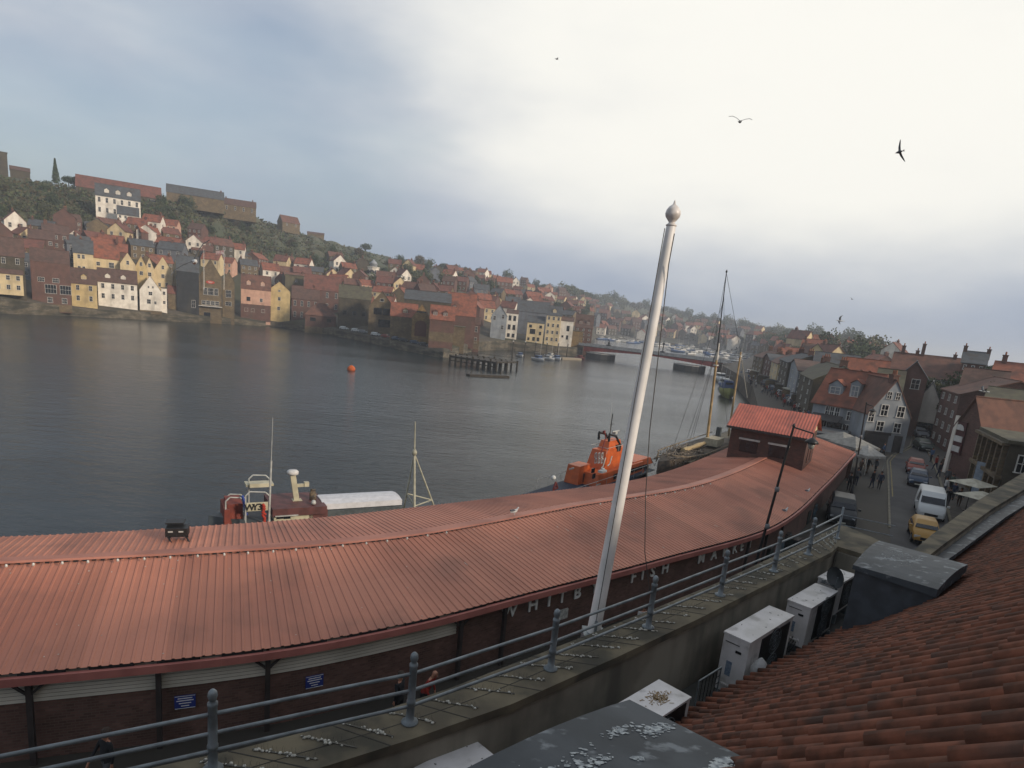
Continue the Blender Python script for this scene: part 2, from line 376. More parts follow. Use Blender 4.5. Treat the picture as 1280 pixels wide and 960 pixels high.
# gull droppings and lifted fixings on the near slope
W_=MB(); qq=random.Random(41)
for _ in range(190):
    s_=qq.uniform(5,TOT-1); t_=qq.random(); a=E_(s_); r_=Rg(s_); q_=a+(r_-a)*t_; z=ZE+(ZR-ZE)*t_+.032; d_=(r_-a)/np.linalg.norm(r_-a); l_=qq.uniform(.02,.05) if qq.random()<.8 else qq.uniform(.1,.28); w_=qq.uniform(.010,.024)
    sl_=(ZR-ZE)/5; n_=(-d_[1]*w_,d_[0]*w_); e_=(d_[0]*l_,d_[1]*l_)
    W_.slab([(q_[0]-n_[0],q_[1]-n_[1],z),(q_[0]+n_[0],q_[1]+n_[1],z),(q_[0]+n_[0]*.6+e_[0],q_[1]+n_[1]*.6+e_[1],z+l_*sl_),(q_[0]-n_[0]*.6+e_[0],q_[1]-n_[1]*.6+e_[1],z+l_*sl_)],(0,0,.003))
W_.build('gull_droppings',mat('roof_droppings','#c9c2b6','#98887b',14,.8),market)
# near eave: pink gutter board, brick wall, shutters, posts
mgut=mat('pink_gutter','#a8695f','#945a52',1.2,.55)
mbrick=mat('brown_brick','#74544a','#5c4239',1.2,.85,.2,brick=(.24,.08,'#5d4c43'))
mshut=mat('shutter_slats','#b9b3a6','#a8a396',.8,.6)
mpost=mat('dark_steel','#3a3230','#2b2624',2,.6)
def eo(s,off): # eave point moved out (+) or in (-) of the wall
    a=E_(s); r=Rg(s); d=(r-a)/np.linalg.norm(r-a); return a-d*off
Gt=MB(); Gk=MB(); Wl=MB(); Wf=MB(); N_=160
for i in range(N_):
    s0,s1=TOT*i/N_,TOT*(i+1)/N_
    a,b=eo(s0,.05),eo(s1,.05)
    Gt.beam((a[0],a[1],ZE-.19),(b[0],b[1],ZE-.19),.13,.22)
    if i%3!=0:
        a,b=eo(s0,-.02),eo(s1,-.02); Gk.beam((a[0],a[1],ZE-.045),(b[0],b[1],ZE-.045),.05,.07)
    else:
        a=eo(s0+.1,.0); Gk2=a
    w0,w1=eo(s0,-.35),eo(s1,-.35); Wl.add([(w0[0],w0[1],4.4),(w1[0],w1[1],4.4),(w1[0],w1[1],ZE-.03),(w0[0],w0[1],ZE-.03)],[(0,1,2,3)])
    f0,f1=F_(s0),F_(s1); Wf.add([(f0[0],f0[1],4.4),(f1[0],f1[1],4.4),(f1[0],f1[1],ZE-.03),(f0[0],f0[1],ZE-.03)],[(3,2,1,0)])
Wf.add([(*E_(TOT),4.4),(*Rg(TOT),4.4),(*F_(TOT),4.4),(*F_(TOT),ZE-.03),(*Rg(TOT),ZR-.03),(*E_(TOT),ZE-.03)],[(0,1,2,3,4,5)])
Gt.build('gutter',mgut,market); Gk.build('eave_gap_shade',mdark,market)  # dark strips take the place of shade between roof edge and gutter
# brick coordinates follow the wall because it is nearly straight in x+y
Wl.build('wall',mbrick,market); Wf.build('rear_wall',mbrick,market)
def s_at(px,py,z):   # station whose eave shows at that picture column
    best=min((abs(proj((*eo(TOT*k/2000,-.3),z))[0]-px),TOT*k/2000) for k in range(2000)); return best[1]
def shutter(pa,pb):
    sa,sb=s_at(pa,0,6.6),s_at(pb,0,6.6); B=MB(); n_=max(2,int((sb-sa)/.6))
    for k in range(n_):
        a,b=eo(sa+(sb-sa)*k/n_,-.28),eo(sa+(sb-sa)*(k+1)/n_,-.28)
        t_=(b-a)/np.linalg.norm(b-a); nx,ny=t_[1]*.03,-t_[0]*.03
        for j in range(8):
            z=6.20+j*.105; B.add([(a[0],a[1],z+.10),(b[0],b[1],z+.10),(b[0]+nx,b[1]+ny,z+.022),(a[0]+nx,a[1]+ny,z+.022),(b[0],b[1],z),(a[0],a[1],z)],[(3,2,1,0)],0); B.add([(a[0]+nx,a[1]+ny,z+.022),(b[0]+nx,b[1]+ny,z+.022),(b[0],b[1],z),(a[0],a[1],z)],[(3,2,1,0)],1)
        B.beam((a[0]-nx,a[1]-ny,6.62),(b[0]-nx,b[1]-ny,6.62),.01,.84,mi=1)  # slat undersides and backing coloured dark for the shade between slats
    B.build('shutter',[mshut,mdark],market)
for pa,pb in((-140,38),(40,196),(201,332),(337,571)): shutter(pa,pb)
def post(px,br=True,z1=ZE-.3,out=.0):
    s=s_at(px,0,6.6); a=eo(s,out-.12); t=(eo(s+.5,0)-eo(s-.5,0)); t/=np.linalg.norm(t); B=MB()
    B.box((a[0],a[1],(4.5+z1)/2),(.13,.13,z1-4.5),math.atan2(t[1],t[0]))
    if br:
        for sg in(-1,1): B.beam((a[0]+t[0]*.0,a[1],z1-.42),(a[0]+sg*t[0]*.42,a[1]+sg*t[1]*.42,z1-.02),.06,.06)
    B.build('post',mpost,market)
for px,b in((38,1),(198,0),(334,1),(573,1),(628,0),(932,0),(955,0),(975,0)): post(px,b)
mlet=mat('white_letters','#e6e6e3','#d2d2cd',5,.6)
def glyph(ch,h,parent,loc,rz,mt,depth=.05):
    cu=bpy.data.curves.new('letter','FONT'); cu.body=ch; cu.size=h*1.42; cu.extrude=depth/2; cu.align_x='CENTER'; cu.resolution_u=3; cu.offset=.012
    ob=bpy.data.objects.new('letter',cu); COL.objects.link(ob)
    dg=bpy.context.evaluated_depsgraph_get(); me=bpy.data.meshes.new_from_object(ob.evaluated_get(dg)); COL.objects.unlink(ob); bpy.data.objects.remove(ob)
    me.materials.clear(); me.materials.append(mt)
    o=bpy.data.objects.new('letter',me); COL.objects.link(o); o.parent=parent; o.location=loc; o.rotation_euler=(R(90),0,rz); return o
for ch,px in zip('WHITBYFISHMARKET',(637,667,687,703,722,744,792,804,816,832,877,893,907,919,928,938)):
    s=s_at(px,0,6.5); a=eo(s,-.31); t=(eo(s+.5,-.3)-eo(s-.5,-.3)); o=glyph(ch,.50,market,(a[0],a[1],6.22),math.atan2(t[1],t[0]),mlet)
for px in(232,394):
    s=s_at(px,0,5.9); a=eo(s,-.27); t=(eo(s+.5,-.3)-eo(s-.5,-.3)); rz=math.atan2(t[1],t[0])
    sg=thing('wall_sign',('blue notice on the market wall, %s'%('left one of the two' if px<300 else 'right one, below the long slatted shutter')),'sign',(a[0],a[1],5.72),rz,'blue notices on the market wall')
    B=MB(); B.box((0,0,0),(.52,.03,.40)); B.build('board',mat('sign_blue','#1d2f7c','#1a2a6e'),sg)
    B=MB()
    for z,w_ in((.12,.36),(.05,.42),(-.03,.30),(-.11,.2)): B.box((0,-.02,z),(w_,.006,.022))
    B.box((0,-.018,.185),(.5,.006,.012)); B.box((0,-.018,-.185),(.5,.006,.012)); B.build('lettering',mlet,sg)
# white plaque
s=s_at(702,0,5.9); a=eo(s,-.2); t=(eo(s+.5,-.3)-eo(s-.5,-.3)); rz=math.atan2(t[1],t[0])
sg=thing('wall_plaque','pale square plaque low on the brick market wall below the lettering','sign',(a[0],a[1],5.75),rz); B=MB(); B.box((0,0,0),(.5,.05,.42)); B.build('plate',mat('plaque','#b7b7b0','#8d8d88',9),sg)
# rooftop building on the market
A=G(908,571,7.5); Bp=G(1003,583,7.9); dv=(Bp-A); dv.z=0; Wd=dv.length; rz=math.atan2(dv.y,dv.x)
tw=thing('rooftop_store','small brick store with a bright red ribbed roof standing up out of the market roof','building',(A.x,A.y,6.9),rz)
Ht=3.35; Dp=5.2; B=MB(); B.box((Wd/2,Dp/2,Ht/2),(Wd,Dp,Ht)); B.build('wall',mat('store_brick','#5e3a30','#4a2e27',1.5,.85,brick=(.24,.08,'#54443c')),tw)
B=MB()
for x in(0,Wd): B.add([(x,0,Ht),(x,Dp,Ht),(x,Dp/2,Ht+1.35)],[(0,1,2) if x else (0,2,1)])
B.build('gable',mat('cream_board','#c9bc98','#b5a883',2,.8),tw)
B=MB(); n_=int(Wd/.2); V=[]
for i in range(n_*2+1):
    x=-.3+(Wd+.6)*i/(n_*2); h=.04 if i%2 else 0
    for y,z in((-.45,Ht-.16),(Dp/2,Ht+1.4),(Dp+.45,Ht-.16)): V.append((x,y,z+h))
B.add(V,[(i*3+j,(i+1)*3+j,(i+1)*3+j+1,i*3+j+1) for i in range(n_*2) for j in range(2)]); B.build('roof',mat('bright_red_sheet','#b2604d','#9e5444',.8,.55,streak=('#6b4038',.9,(1,1,1),.4,.55,.7)),tw)
B=MB(); B.beam((-.3,-.4,Ht-.25),(Wd+.3,-.4,Ht-.25),.1,.16); B.build('gutter',mpost,tw)
mglass=mat('window_glass','#10141a','#191f26',1.5,.12,spec=.5)
for u in(.27,.66):
    B=MB(); B.box((Wd*u,-.02,1.75),(Wd*.24,.04,.95)); f=B.build('window',mglass,tw); B=MB(); B.box((Wd*u,-.05,2.3),(Wd*.28,.14,.13)); B.build('lintel',mat('white_sill','#b9b8b2'),f)
for v in(.35,.65):
    B=MB(); B.box((Wd+.02,Dp*v,1.6),(.04,.5,1.1)); f=B.build('window',mglass,tw); B=MB(); B.box((Wd+.05,Dp*v,2.22),(.14,.7,.13)); B.build('lintel',mat('white_sill','#b9b8b2'),f)
# ------------------------------------------------------------------ our own building: parapet, gutter, tiled roof, dormers
own=thing('quayside_building','near building with a red clay tile roof, grey lead dormers and a stone coped parapet','building',(0,0,0))
ZC=11.3
O_=[G(x,y,ZC) for x,y in((-420,1100),(-150,1040),(0,1000),(300,936),(460,894),(560,861),(690,811),(810,764),(900,727),(1020,671),(1052,655))]
I_=[G(x,y,ZC) for x,y in((-200,1240),(80,1120),(220,1040),(400,960),(520,922),(640,880),(770,822),(870,775),(950,735),(1040,690),(1047,683))]
mcop=mat('coping_stone','#6e6551','#544d3f',1.4,.9,.5,streak=('#2f2f28',1.2,(1,1,1),.7,.45,.62))
mconc=mat('parapet_render','#938d7e','#7b7568',1.0,.9,.3,streak=('#3a3b35',.8,(1.5,1.5,.22),.55,.42,.70))
B=MB(); C_=MB()
for i in range(len(O_)-1):
    a,b,c,d=O_[i],O_[i+1],I_[i+1],I_[i]
    q=[Vector((v.x,v.y,ZC-.14)) for v in(a,b,c,d)]; B.slab(q,(0,0,.14))
    ci=lambda p,q_:p+(q_-p)*.08
    wo_=[ci(a,d),ci(b,c)]; wi=[ci(d,a),ci(c,b)]
    C_.slab([(wo_[0].x,wo_[0].y,9.0),(wo_[1].x,wo_[1].y,9.0),(wi[1].x,wi[1].y,9.0),(wi[0].x,wi[0].y,9.0)],(0,0,ZC-.14-9.0))
    C_.slab([(wo_[0].x,wo_[0].y,4.4),(wo_[1].x,wo_[1].y,4.4),(wi[1].x,wi[1].y,4.4),(wi[0].x,wi[0].y,4.4)],(0,0,4.597))
# corner return
cr_=[G(x,y,ZC) for x,y in((1052,655),(1112,681),(1097,698),(1047,683))]
B.slab([Vector((v.x,v.y,ZC-.14)) for v in cr_],(0,0,.14)); C_.slab([(v.x*.995+.05,v.y*.995+.02,4.4) for v in cr_],(0,0,ZC-.15-4.4))
# further stretch beyond the dormer
far_o=[G(x,y,ZC) for x,y in((1120,707),(1165,668),(1225,624),(1290,584),(1400,520))]; far_i=[G(x,y,ZC) for x,y in((1135,715),(1180,680),(1240,636),(1305,597),(1420,536))]
far_l=[G(x,y,ZC-.25) for x,y in((1150,722),(1197,690),(1258,645),(1320,607),(1440,548))]
for i in range(4):
    q=[far_o[i],far_o[i+1],far_i[i+1],far_i[i]]; B.slab([Vector((v.x,v.y,ZC-.14)) for v in q],(0,0,.14)); C_.slab([(v.x,v.y,4.4) for v in q],(0,0,ZC-.15-4.4))
B.build('coping',mcop,own); C_.build('parapet_wall',mconc,own)
mlead=mat('lead_sheet','#42484d','#31373c',1.6,.6,.4,streak=('#82888b',3.2,(1,1.6,1),.7,.55,.66),metal=.1)
B=MB()
for i in range(4): 
    q=[far_i[i],far_i[i+1],far_l[i+1],far_l[i]]; B.slab([Vector((v.x,v.y,ZC-.42)) for v in q],(0,0,.14))
B.build('lead_gutter',mlead,own)
# eave line of the tiled roof
ZV=10.5
EV=[Vector((-12.6,-4.1,ZV)),G(860,895,ZV),G(940,850,ZV),G(1060,787,ZV),G(1200,694,ZV),G(1280,627,ZV),Vector((48,53,ZV))]
EV=[Vector((v.x,v.y)) for v in EV]; ec=[0]
for a,b in zip(EV[:-1],EV[1:]): ec.append(ec[-1]+(b-a).length)
def ev(s): return Vector((float(np.interp(s,ec,[v.x for v in EV])),float(np.interp(s,ec,[v.y for v in EV]))))
NV=Vector((.69,-.724))
def roofpt(s,r,h=0):
    e=ev(s); k=R(24) if r<.0 else R(38)
    # bell-cast: gentler over the first metre
    if r<.7: run=math.cos(R(34))*r; up=math.sin(R(34))*r
    else: run=math.cos(R(34))*.7+math.cos(R(45))*(r-.7); up=math.sin(R(34))*.7+math.sin(R(45))*(r-.7)
    return Vector((e.x+NV.x*(run-h*.55),e.y+NV.y*(run-h*.55),ZV+up+h*.8))
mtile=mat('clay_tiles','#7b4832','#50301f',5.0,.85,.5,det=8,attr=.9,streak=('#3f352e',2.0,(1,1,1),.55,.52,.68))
PW=.262; CL=.43; tr_=random.Random(3); V=[]; Fc=[]; TV=[]
prof=[]
for k in range(7):
    a=math.pi*k/6; prof.append((.076-.076*math.cos(a),.085*math.sin(a)))
prof+= [(.168,-.055),(.238,-.055),(.262,0)]
def tiles(s0,s1,r1):
    for i in range(int((s1-s0)/PW)):
        for c in range(int(r1/CL)):
            s=s0+i*PW; r=c*CL-.03; jv=tr_.uniform(-.008,.012); js=tr_.uniform(-.006,.006); b=len(V); jr=tr_.uniform(-.015,.015)
            if proj(roofpt(s,r))[0]<500 and False: continue
            for (u,h) in prof: V.append(roofpt(s+u*1.0+js,r+jr,h*1.12+.040+jv))
            for (u,h) in prof: V.append(roofpt(s+.010+u*.90+js,r+jr+CL+.03,h*.82-.004+jv))
            for (u,h) in prof: V.append(roofpt(s+u*1.0+js,r+jr,h*.75-.012+jv))
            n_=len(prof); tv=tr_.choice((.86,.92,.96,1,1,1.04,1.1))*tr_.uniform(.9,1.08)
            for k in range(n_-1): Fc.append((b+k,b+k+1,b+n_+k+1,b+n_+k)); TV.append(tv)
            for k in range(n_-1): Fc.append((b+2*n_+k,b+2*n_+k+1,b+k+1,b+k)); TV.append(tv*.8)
sA=ec[0]+.5
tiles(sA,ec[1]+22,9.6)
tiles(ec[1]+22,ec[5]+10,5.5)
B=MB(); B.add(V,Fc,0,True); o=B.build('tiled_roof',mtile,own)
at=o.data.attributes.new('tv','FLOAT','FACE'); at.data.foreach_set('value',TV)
print('tile faces',len(Fc))
# plain slope under the tiles, the back of the roof and the walls down to the street
B=MB(); ss=[ec[0],sA,ec[1],ec[2],ec[3],ec[4],ec[5],ec[6]]
for s0,s1 in zip(ss[:-1],ss[1:]):
    rs=[0,1,4,9.6]
    for ra,rb in zip(rs[:-1],rs[1:]): B.poly([roofpt(s0,ra,-.06),roofpt(s1,ra,-.06),roofpt(s1,rb,-.06),roofpt(s0,rb,-.06)])
    a,b=roofpt(s0,9.6,-.06),roofpt(s1,9.6,-.06); n3=Vector((NV.x,NV.y,0))*8+Vector((0,0,-5.5)); B.poly([a,b,b+n3,a+n3])
B.build('roof_boards',mat('roof_underlay','#33261f','#2a201b'),own)
B=MB()
e0=[ev(s) for s in (ec[0],ec[1],ec[3],ec[5],ec[6])]; bk=[e+NV*15 for e in e0]
B.prism([tuple(v) for v in e0+bk[::-1]],4.4,ZV-.1); B.build('wall',mconc,own)
# gutter floor between parapet and eave
B=MB(); fl=[(v.x,v.y) for v in I_]; fe=[(ev(s).x+NV.x*.1,ev(s).y+NV.y*.1) for s in np.linspace(ec[0],ec[3]+5,10)]
B.prism(fl+fe[::-1],9.4,9.72); B.build('gutter_floor',mat('wet_gutter','#3a3b38','#2b2c2a',1.2,.6,.3),own)
# dormers
def dormer(c_ff,c_bf,c_fn,c_bn,zt,nm,drop_lab,spots):
    # corners in plan: front-far, back-far, front-near, back-near
    d=MB(); ff,bf,fn,bn=[Vector((v.x,v.y)) for v in(c_ff,c_bf,c_fn,c_bn)]
    cx=(ff+bf+fn+bn)/4
    ins=lambda v:v+(cx-v)*.06
    d.slab([(*ins(v),9.7) for v in(ff,fn,bn,bf)],(0,0,zt-.1-9.7))
    o=d.build('dormer',mat('slate_cheek','#3f444a','#33373c',3,.55,.2),own,label=drop_lab)
    t=MB(); K=8
    rows=[]
    for i in range(K+1):
        u=i/K; crown=.10*(1-(2*u-1)**2)
        rows.append([(*(ff+(fn-ff)*u),zt+crown-.06),(*(bf+(bn-bf)*u),zt+crown+.02)])
    V_=[v for r_ in rows for v in r_]; V_+=[(x,y,zt-.16) for x,y,z in V_]; m_=2*(K+1)
    fs_=[(2*i,2*i+1,2*i+3,2*i+2) for i in range(K)]+[(m_+2*i+2,m_+2*i+3,m_+2*i+1,m_+2*i) for i in range(K)]
    for i in range(K): fs_+=[(2*i,2*i+2,m_+2*i+2,m_+2*i),(2*i+3,2*i+1,m_+2*i+1,m_+2*i+3)]
    fs_+=[(0,m_,m_+1,1),(2*K,2*K+1,m_+2*K+1,m_+2*K)]
    t.add(V_,fs_); t.build('lead_roof',mlead,o)
    sp=MB(); q=random.Random(5)
    for u,v,sz,nn in spots:
        for _ in range(nn*5):
            uu=u+q.gauss(0,sz*.6); vv=v+q.gauss(0,sz*.35); 
            if not(0.02<uu<.98 and .02<vv<.98): continue
            c=ff+(fn-ff)*uu+(bf-ff)*vv; crown=.10*(1-(2*uu-1)**2); z=zt-.06+crown+.08*vv+.004
            rr=q.uniform(.002,.013)*(2.2 if q.random()<.15 else 1); k=6+q.randrange(3); ph=q.random()*6; st=q.uniform(1,3)
            pts=[(c.x+rr*st*math.cos(ph+6.283*j/k)*q.uniform(.6,1.1),c.y+rr*math.sin(ph+6.283*j/k)*q.uniform(.6,1.1),z+.012*uu*0) for j in range(k)]
            sp.slab(pts,(0,0,.002))
    if sp.v: sp.build('bird_droppings',mat('droppings','#bcc0bd','#7f8486',22,.8),o)
    return o
z1=13.3
c_ff=G(788,868,z1); c_bf=G(990,980,z1); c_fn=G(480,1010,z1); c_bn=c_fn+(c_bf-c_ff)
dormer(c_ff,c_bf,c_fn,c_bn,z1,'d1','near grey lead dormer top with white bird droppings',[(.10,.32,.07,26),(.22,.22,.06,18),(.13,.72,.06,26),(.30,.45,.03,3),(.52,.30,.12,22),(.62,.5,.10,16),(.42,.36,.05,8)])
z2=12.3
c_fn=G(1067,703,z2); c_ff=G(1100,673,z2); c_bf=G(1197,703,z2); c_bn=G(1160,734,z2)
d2=dormer(c_ff,c_bf+(c_bf-c_ff)*.12,c_fn,c_bn+(c_bn-c_fn)*.12,z2,'d2','far dormer with slate cheek and curved weathered lead top',[(.5,.3,.2,14),(.45,.5,.15,8)])
# joints between the coping stones
tj=[0]
for a,b in zip(O_[:-1],O_[1:]): tj.append(tj[-1]+(b-a).length)
alj=lambda P,s: Vector([float(np.interp(s,tj,[v[k] for v in P])) for k in range(3)])
B=MB(); s=1.0; q=random.Random(14)
while s<tj[-1]-.3:
    a,b=alj(O_,s),alj(I_,s+.05); B.beam(a+Vector((0,0,.001)),b+Vector((0,0,.001)),.016,.006); s+=q.uniform(1.15,1.3)
for s0 in np.linspace(.3,tj[-1]-.4,60)[:-1]:
    s1=s0+(tj[-1]-.7)/59; a=alj(O_,s0).lerp(alj(I_,s0),.52); b=alj(O_,s1).lerp(alj(I_,s1),.52); B.beam(a+Vector((0,0,.001)),b+Vector((0,0,.001)),.012,.006)
B.build('joints',mat('joint_dark','#24221d','#2e2b25'),own)
# ------------------------------------------------------------------ railing
rail=thing('railing','grey metal railing with ball topped posts along the stone parapet','railing',(0,0,0))
mrail=mat('galvanised','#7c8487','#636a6d',4,.45,.1,metal=.3)
PP=[(-60,1030,'x'),(266,962),(512,903),(688,836),(810,784),(900,744),(967,714),(1010,693),(1046,673)]
pts=[G(p[0],p[1],ZC) for p in PP]
pts[0]=pts[1]+(pts[1]-pts[2])*1.0
for i,p in enumerate(pts):
    B=MB(); H=1.0
    if i<len(pts)-1:
        B.lathe([(.12,0),(.12,.02),(.058,.03),(.056,.30),(.064,.31),(.064,.345),(.055,.355),(.053,.86),(.060,.87),(.060,.91),(.032,.925),(.044,.95),(.058,1.0),(.05,1.05),(.026,1.08),(.002,1.09)],p,14)
    else: B.lathe([(.10,0),(.10,.02),(.035,.03),(.032,1.0),(.002,1.01)],p,10)
    B.build('post',mrail,rail)
for h in(.76,.50,.26):
    B=MB(); B.path([p+Vector((0,0,h)) for p in pts],.026,8); B.build('rail',mrail,rail)
cw=[pts[-1],G(1112,688,ZC)]
for h in(.76,.45):
    B=MB(); B.path([p+Vector((0,0,h)) for p in cw],.014,6); B.build('rail',mrail,rail)
# bird-spike strips across the coping
mwhite_d=mat('spike_droppings','#c2c0b6','#8f8c80',20,.85); mwire=mat('spike_wire','#54524b','#3f3d38',5,.5,metal=.5)
tot=[0]
for a,b in zip(O_[:-1],O_[1:]): tot.append(tot[-1]+(b-a).length)
def al(P,s): return Vector([float(np.interp(s,tot,[v[k] for v in P])) for k in range(3)])
s=3.0; q=random.Random(9)
while s<tot[-1]-.4:
    a=al(O_,s).lerp(al(I_,s),.10); b=al(O_,s+.16).lerp(al(I_,s+.16),.80); L_=(b-a).length; B=MB(); n_=int(L_/.045)
    B.beam(a+Vector((0,0,.006)),b+Vector((0,0,.006)),.025,.012)
    for k in range(n_):
        c=a.lerp(b,(k+.5)/n_); 
        B.tube(c,c+Vector((q.uniform(-.04,.04),q.uniform(-.04,.04),.10)),.0016,n=3,caps=False)
    W_=MB()
    for k in range(int(n_*1.5)):
        if q.random()<.75:
            c=a.lerp(b,q.random())+Vector((q.gauss(0,.018),q.gauss(0,.018),.008)); r_=q.uniform(.012,.032)
            W_.lathe([(r_,0),(r_*.7,r_*.45),(.001,r_*.6)],c,5)
    o=B.build('spike_strip',mwire,own); W_.build('droppings',mwhite_d,o)
    s+=.62
# ------------------------------------------------------------------ flagpole
fb=G(741,795,10.9); ft=PD(839,283,math.hypot(fb.x,fb.y)+.45); fp=thing('flagpole','tall white flagpole with a gilt ball finial rising behind the railing','flagpole',fb)
dv=ft-fb; mwp=mat('white_paint','#e0ddd9','#cbc8c3',1.5,.38,streak=('#8d8a84',1.2,(1,1,.15),.35,.5,.7))
secs=[]
for k in range(13):
    t=k/12; r_=.138-.052*t; c=dv*t; secs.append([(c.x+r_*math.cos(6.2832*i/20),c.y+r_*math.sin(6.2832*i/20),c.z) for i in range(20)])
B=MB(); B.rev(secs); B.build('pole',mwp,fp)
mgold=mat('finial_pale','#d2cdc8','#b3aca6',8,.4)
B=MB(); B.lathe([(.09,0),(.10,.02),(.06,.05),(.055,.07),(.085,.11),(.125,.16),(.138,.21),(.125,.27),(.085,.33),(.045,.36),(.022,.38),(.016,.42),(.002,.45)],dv,18); B.build('finial',mgold,fp)
B=MB(); B.box((0,0,-.05),(.42,.42,.3)); B.box((.0,-.19,.3),(.05,.08,.22)); B.build('base_bracket',mrail,fp)
B=MB(); B.tube(dv*.02+Vector((-.02,-.2,.2)),dv+Vector((-.12,-.06,-.05)),.008,n=5); B.build('halyard',mat('rope','#4a4643'),fp)
hb=[PD(812,738,12.6),PD(806,690,12.6),PD(807,620,12.6),PD(812,540,12.5),PD(820,470,12.4),PD(836,330,12.2),PD(843,292,12.0)]
B=MB(); B.path([h-fb for h in hb],.009,5); B.build('halyard',mat('rope','#4a4643'),fp)
# ------------------------------------------------------------------ air conditioning units
mac=mat('ac_paint','#d0cdcb','#bcb9b5',2.0,.55,.05,streak=('#6f6a60',3,(1,1,1),.45,.55,.7)); macd=mat('ac_grille','#1d1f21','#131415',5,.5)
def ac(label,px_l,px_n,zt,w_,d_,h_,stain=False,far=False,nm='air_conditioner'):
    A=G(*px_l,zt); Bq=G(*px_n,zt); d=Bq-A; rz=math.atan2(d.y,d.x)-R(90)*0
    # local x along the parapet (away from camera), local y towards the parapet
    rz=math.atan2(.70,.714)+R(1)
    if far: Bq=Bq-Vector((math.cos(rz),math.sin(rz),0))*w_
    t=thing(nm,label,'air conditioner',(Bq.x,Bq.y,zt-h_),rz,'air conditioners in the roof gutter')
    # Bq = near corner on the roof side
    B=MB(); bw=.03
    hx=w_; B.box((hx/2,d_/2,(h_-.04)/2+.0),(hx,d_,h_-.04)); B.build('casing',mac,t)
    B=MB(); B.box((hx/2,d_/2,h_-.018),(hx+.03,d_+.03,.036)); B.build('lid',mac,t)
    B=MB(); B.box((hx*.60,-.006,h_*.5),(hx*.66,.012,h_*.84)); B.build('coil_panel',macd,t)
    B=MB()
    for k in range(3): B.path([(hx*.02,d_*.3+k*.05,.12+k*.05),(-.10-k*.03,d_*.3+k*.06,.02),(-.16,d_*.5+k*.08,-.2)],.016,5)
    B.build('pipes',mat('pipe_lagging','#2b2c2d','#3c3a36'),t)
    # fan grille on the roof side (y=0)
    n_=2 if h_>1.0 else 1
    for k in range(n_):
        zc=h_*( .5 if n_==1 else (.28+.46*k)); r_=min(.29,h_*.38)
        B=MB()
        secs_=[]
        for rr in (r_,r_*.72,r_*.44,r_*.16):
            P=[(hx*.58+rr*math.cos(6.283*i/20),-.03,zc+rr*math.sin(6.283*i/20)) for i in range(21)]; B.path(P,.006,4)
        for i in range(10): B.tube((hx*.58,-.03,zc),(hx*.58+r_*math.cos(.628*i),-.03,zc+r_*math.sin(.628*i)),.004,n=4)
        g=B.build('fan_grille',mrail,t); B=MB(); B.tube((hx*.58,-.012,zc),(hx*.58,.01,zc),r_,n=24); B.build('fan',macd,g)
    # side panel: handle, label, louvres on the near end (x=0)
    B=MB(); B.box((-.008,d_*.35,h_*.75),(.012,d_*.22,.05)); B.box((-.008,d_*.62,h_*.86),(.012,d_*.55,.012)); B.build('handle_recess',macd,t)
    B=MB(); B.box((-.006,d_*.62,h_*.42),(.01,d_*.22,h_*.25)); B.build('rating_label',mat('label_blue','#5d6f84','#7f8a94',20),t)
    B=MB(); B.box((-.03,d_*.5,h_*.14),(.05,d_*.6,.035)); B.box((-.03,d_*.25,h_*.10),(.05,.03,h_*.16)); B.build('pipe_cover',mac,t)
    B=MB()
    for x in(.12,hx-.12): B.box((x,d_/2,-.13),(.06,d_+.1,.26))
    B.build('feet',mrail,t)
    if stain:
        q=random.Random(2); B=MB()
        for _ in range(130):
            a=q.random()*6.28; l_=q.uniform(.02,.09); c=(hx*.72+q.gauss(0,.11),d_*.5+q.gauss(0,.07)); 
            B.beam((c[0],c[1],h_+.006),(c[0]+l_*math.cos(a),c[1]+l_*math.sin(a)*.8,h_+.006),q.uniform(.006,.016),.004)
        B.build('dried_mess',mat('brown_mess','#a58f6c','#7f6848',25),t)
    else:
        q=random.Random(int(px_l[0])); B=MB()
        for _ in range(7):
            c=(q.uniform(.1,hx-.1),q.uniform(.05,d_-.05)); a=q.random()*3; l_=q.uniform(.01,.05)
            B.beam((c[0],c[1],h_+.004),(c[0]+l_*math.cos(a),c[1]+l_*math.sin(a),h_+.004),.015,.005)
        B.build('droppings',mat('dark_spots','#55524a','#3b3a36'),t)
    return t
ac('largest pale air conditioner, with a white plastic bundle beside its grille',(905,787),(938,803),11.02,2.15,.56,1.3)
ac('pale air conditioner with dark spots on top, second from the far dormer',(986,748),(1014,760),10.95,1.75,.55,1.05)
ac('air conditioner nearest the far dormer, with a satellite dish above its lid',(1030,720),(1050,730),10.95,1.2,.55,.9)
ac('white air conditioner lid with a brown dried mess, behind the near lead dormer',(800,866),(863,871),11.0,1.7,.62,.8,True,True)
ac('pale lidded unit at the bottom edge, half hidden by the near dormer',(560,952),(619,946),10.8,1.4,.5,.7,False,True)
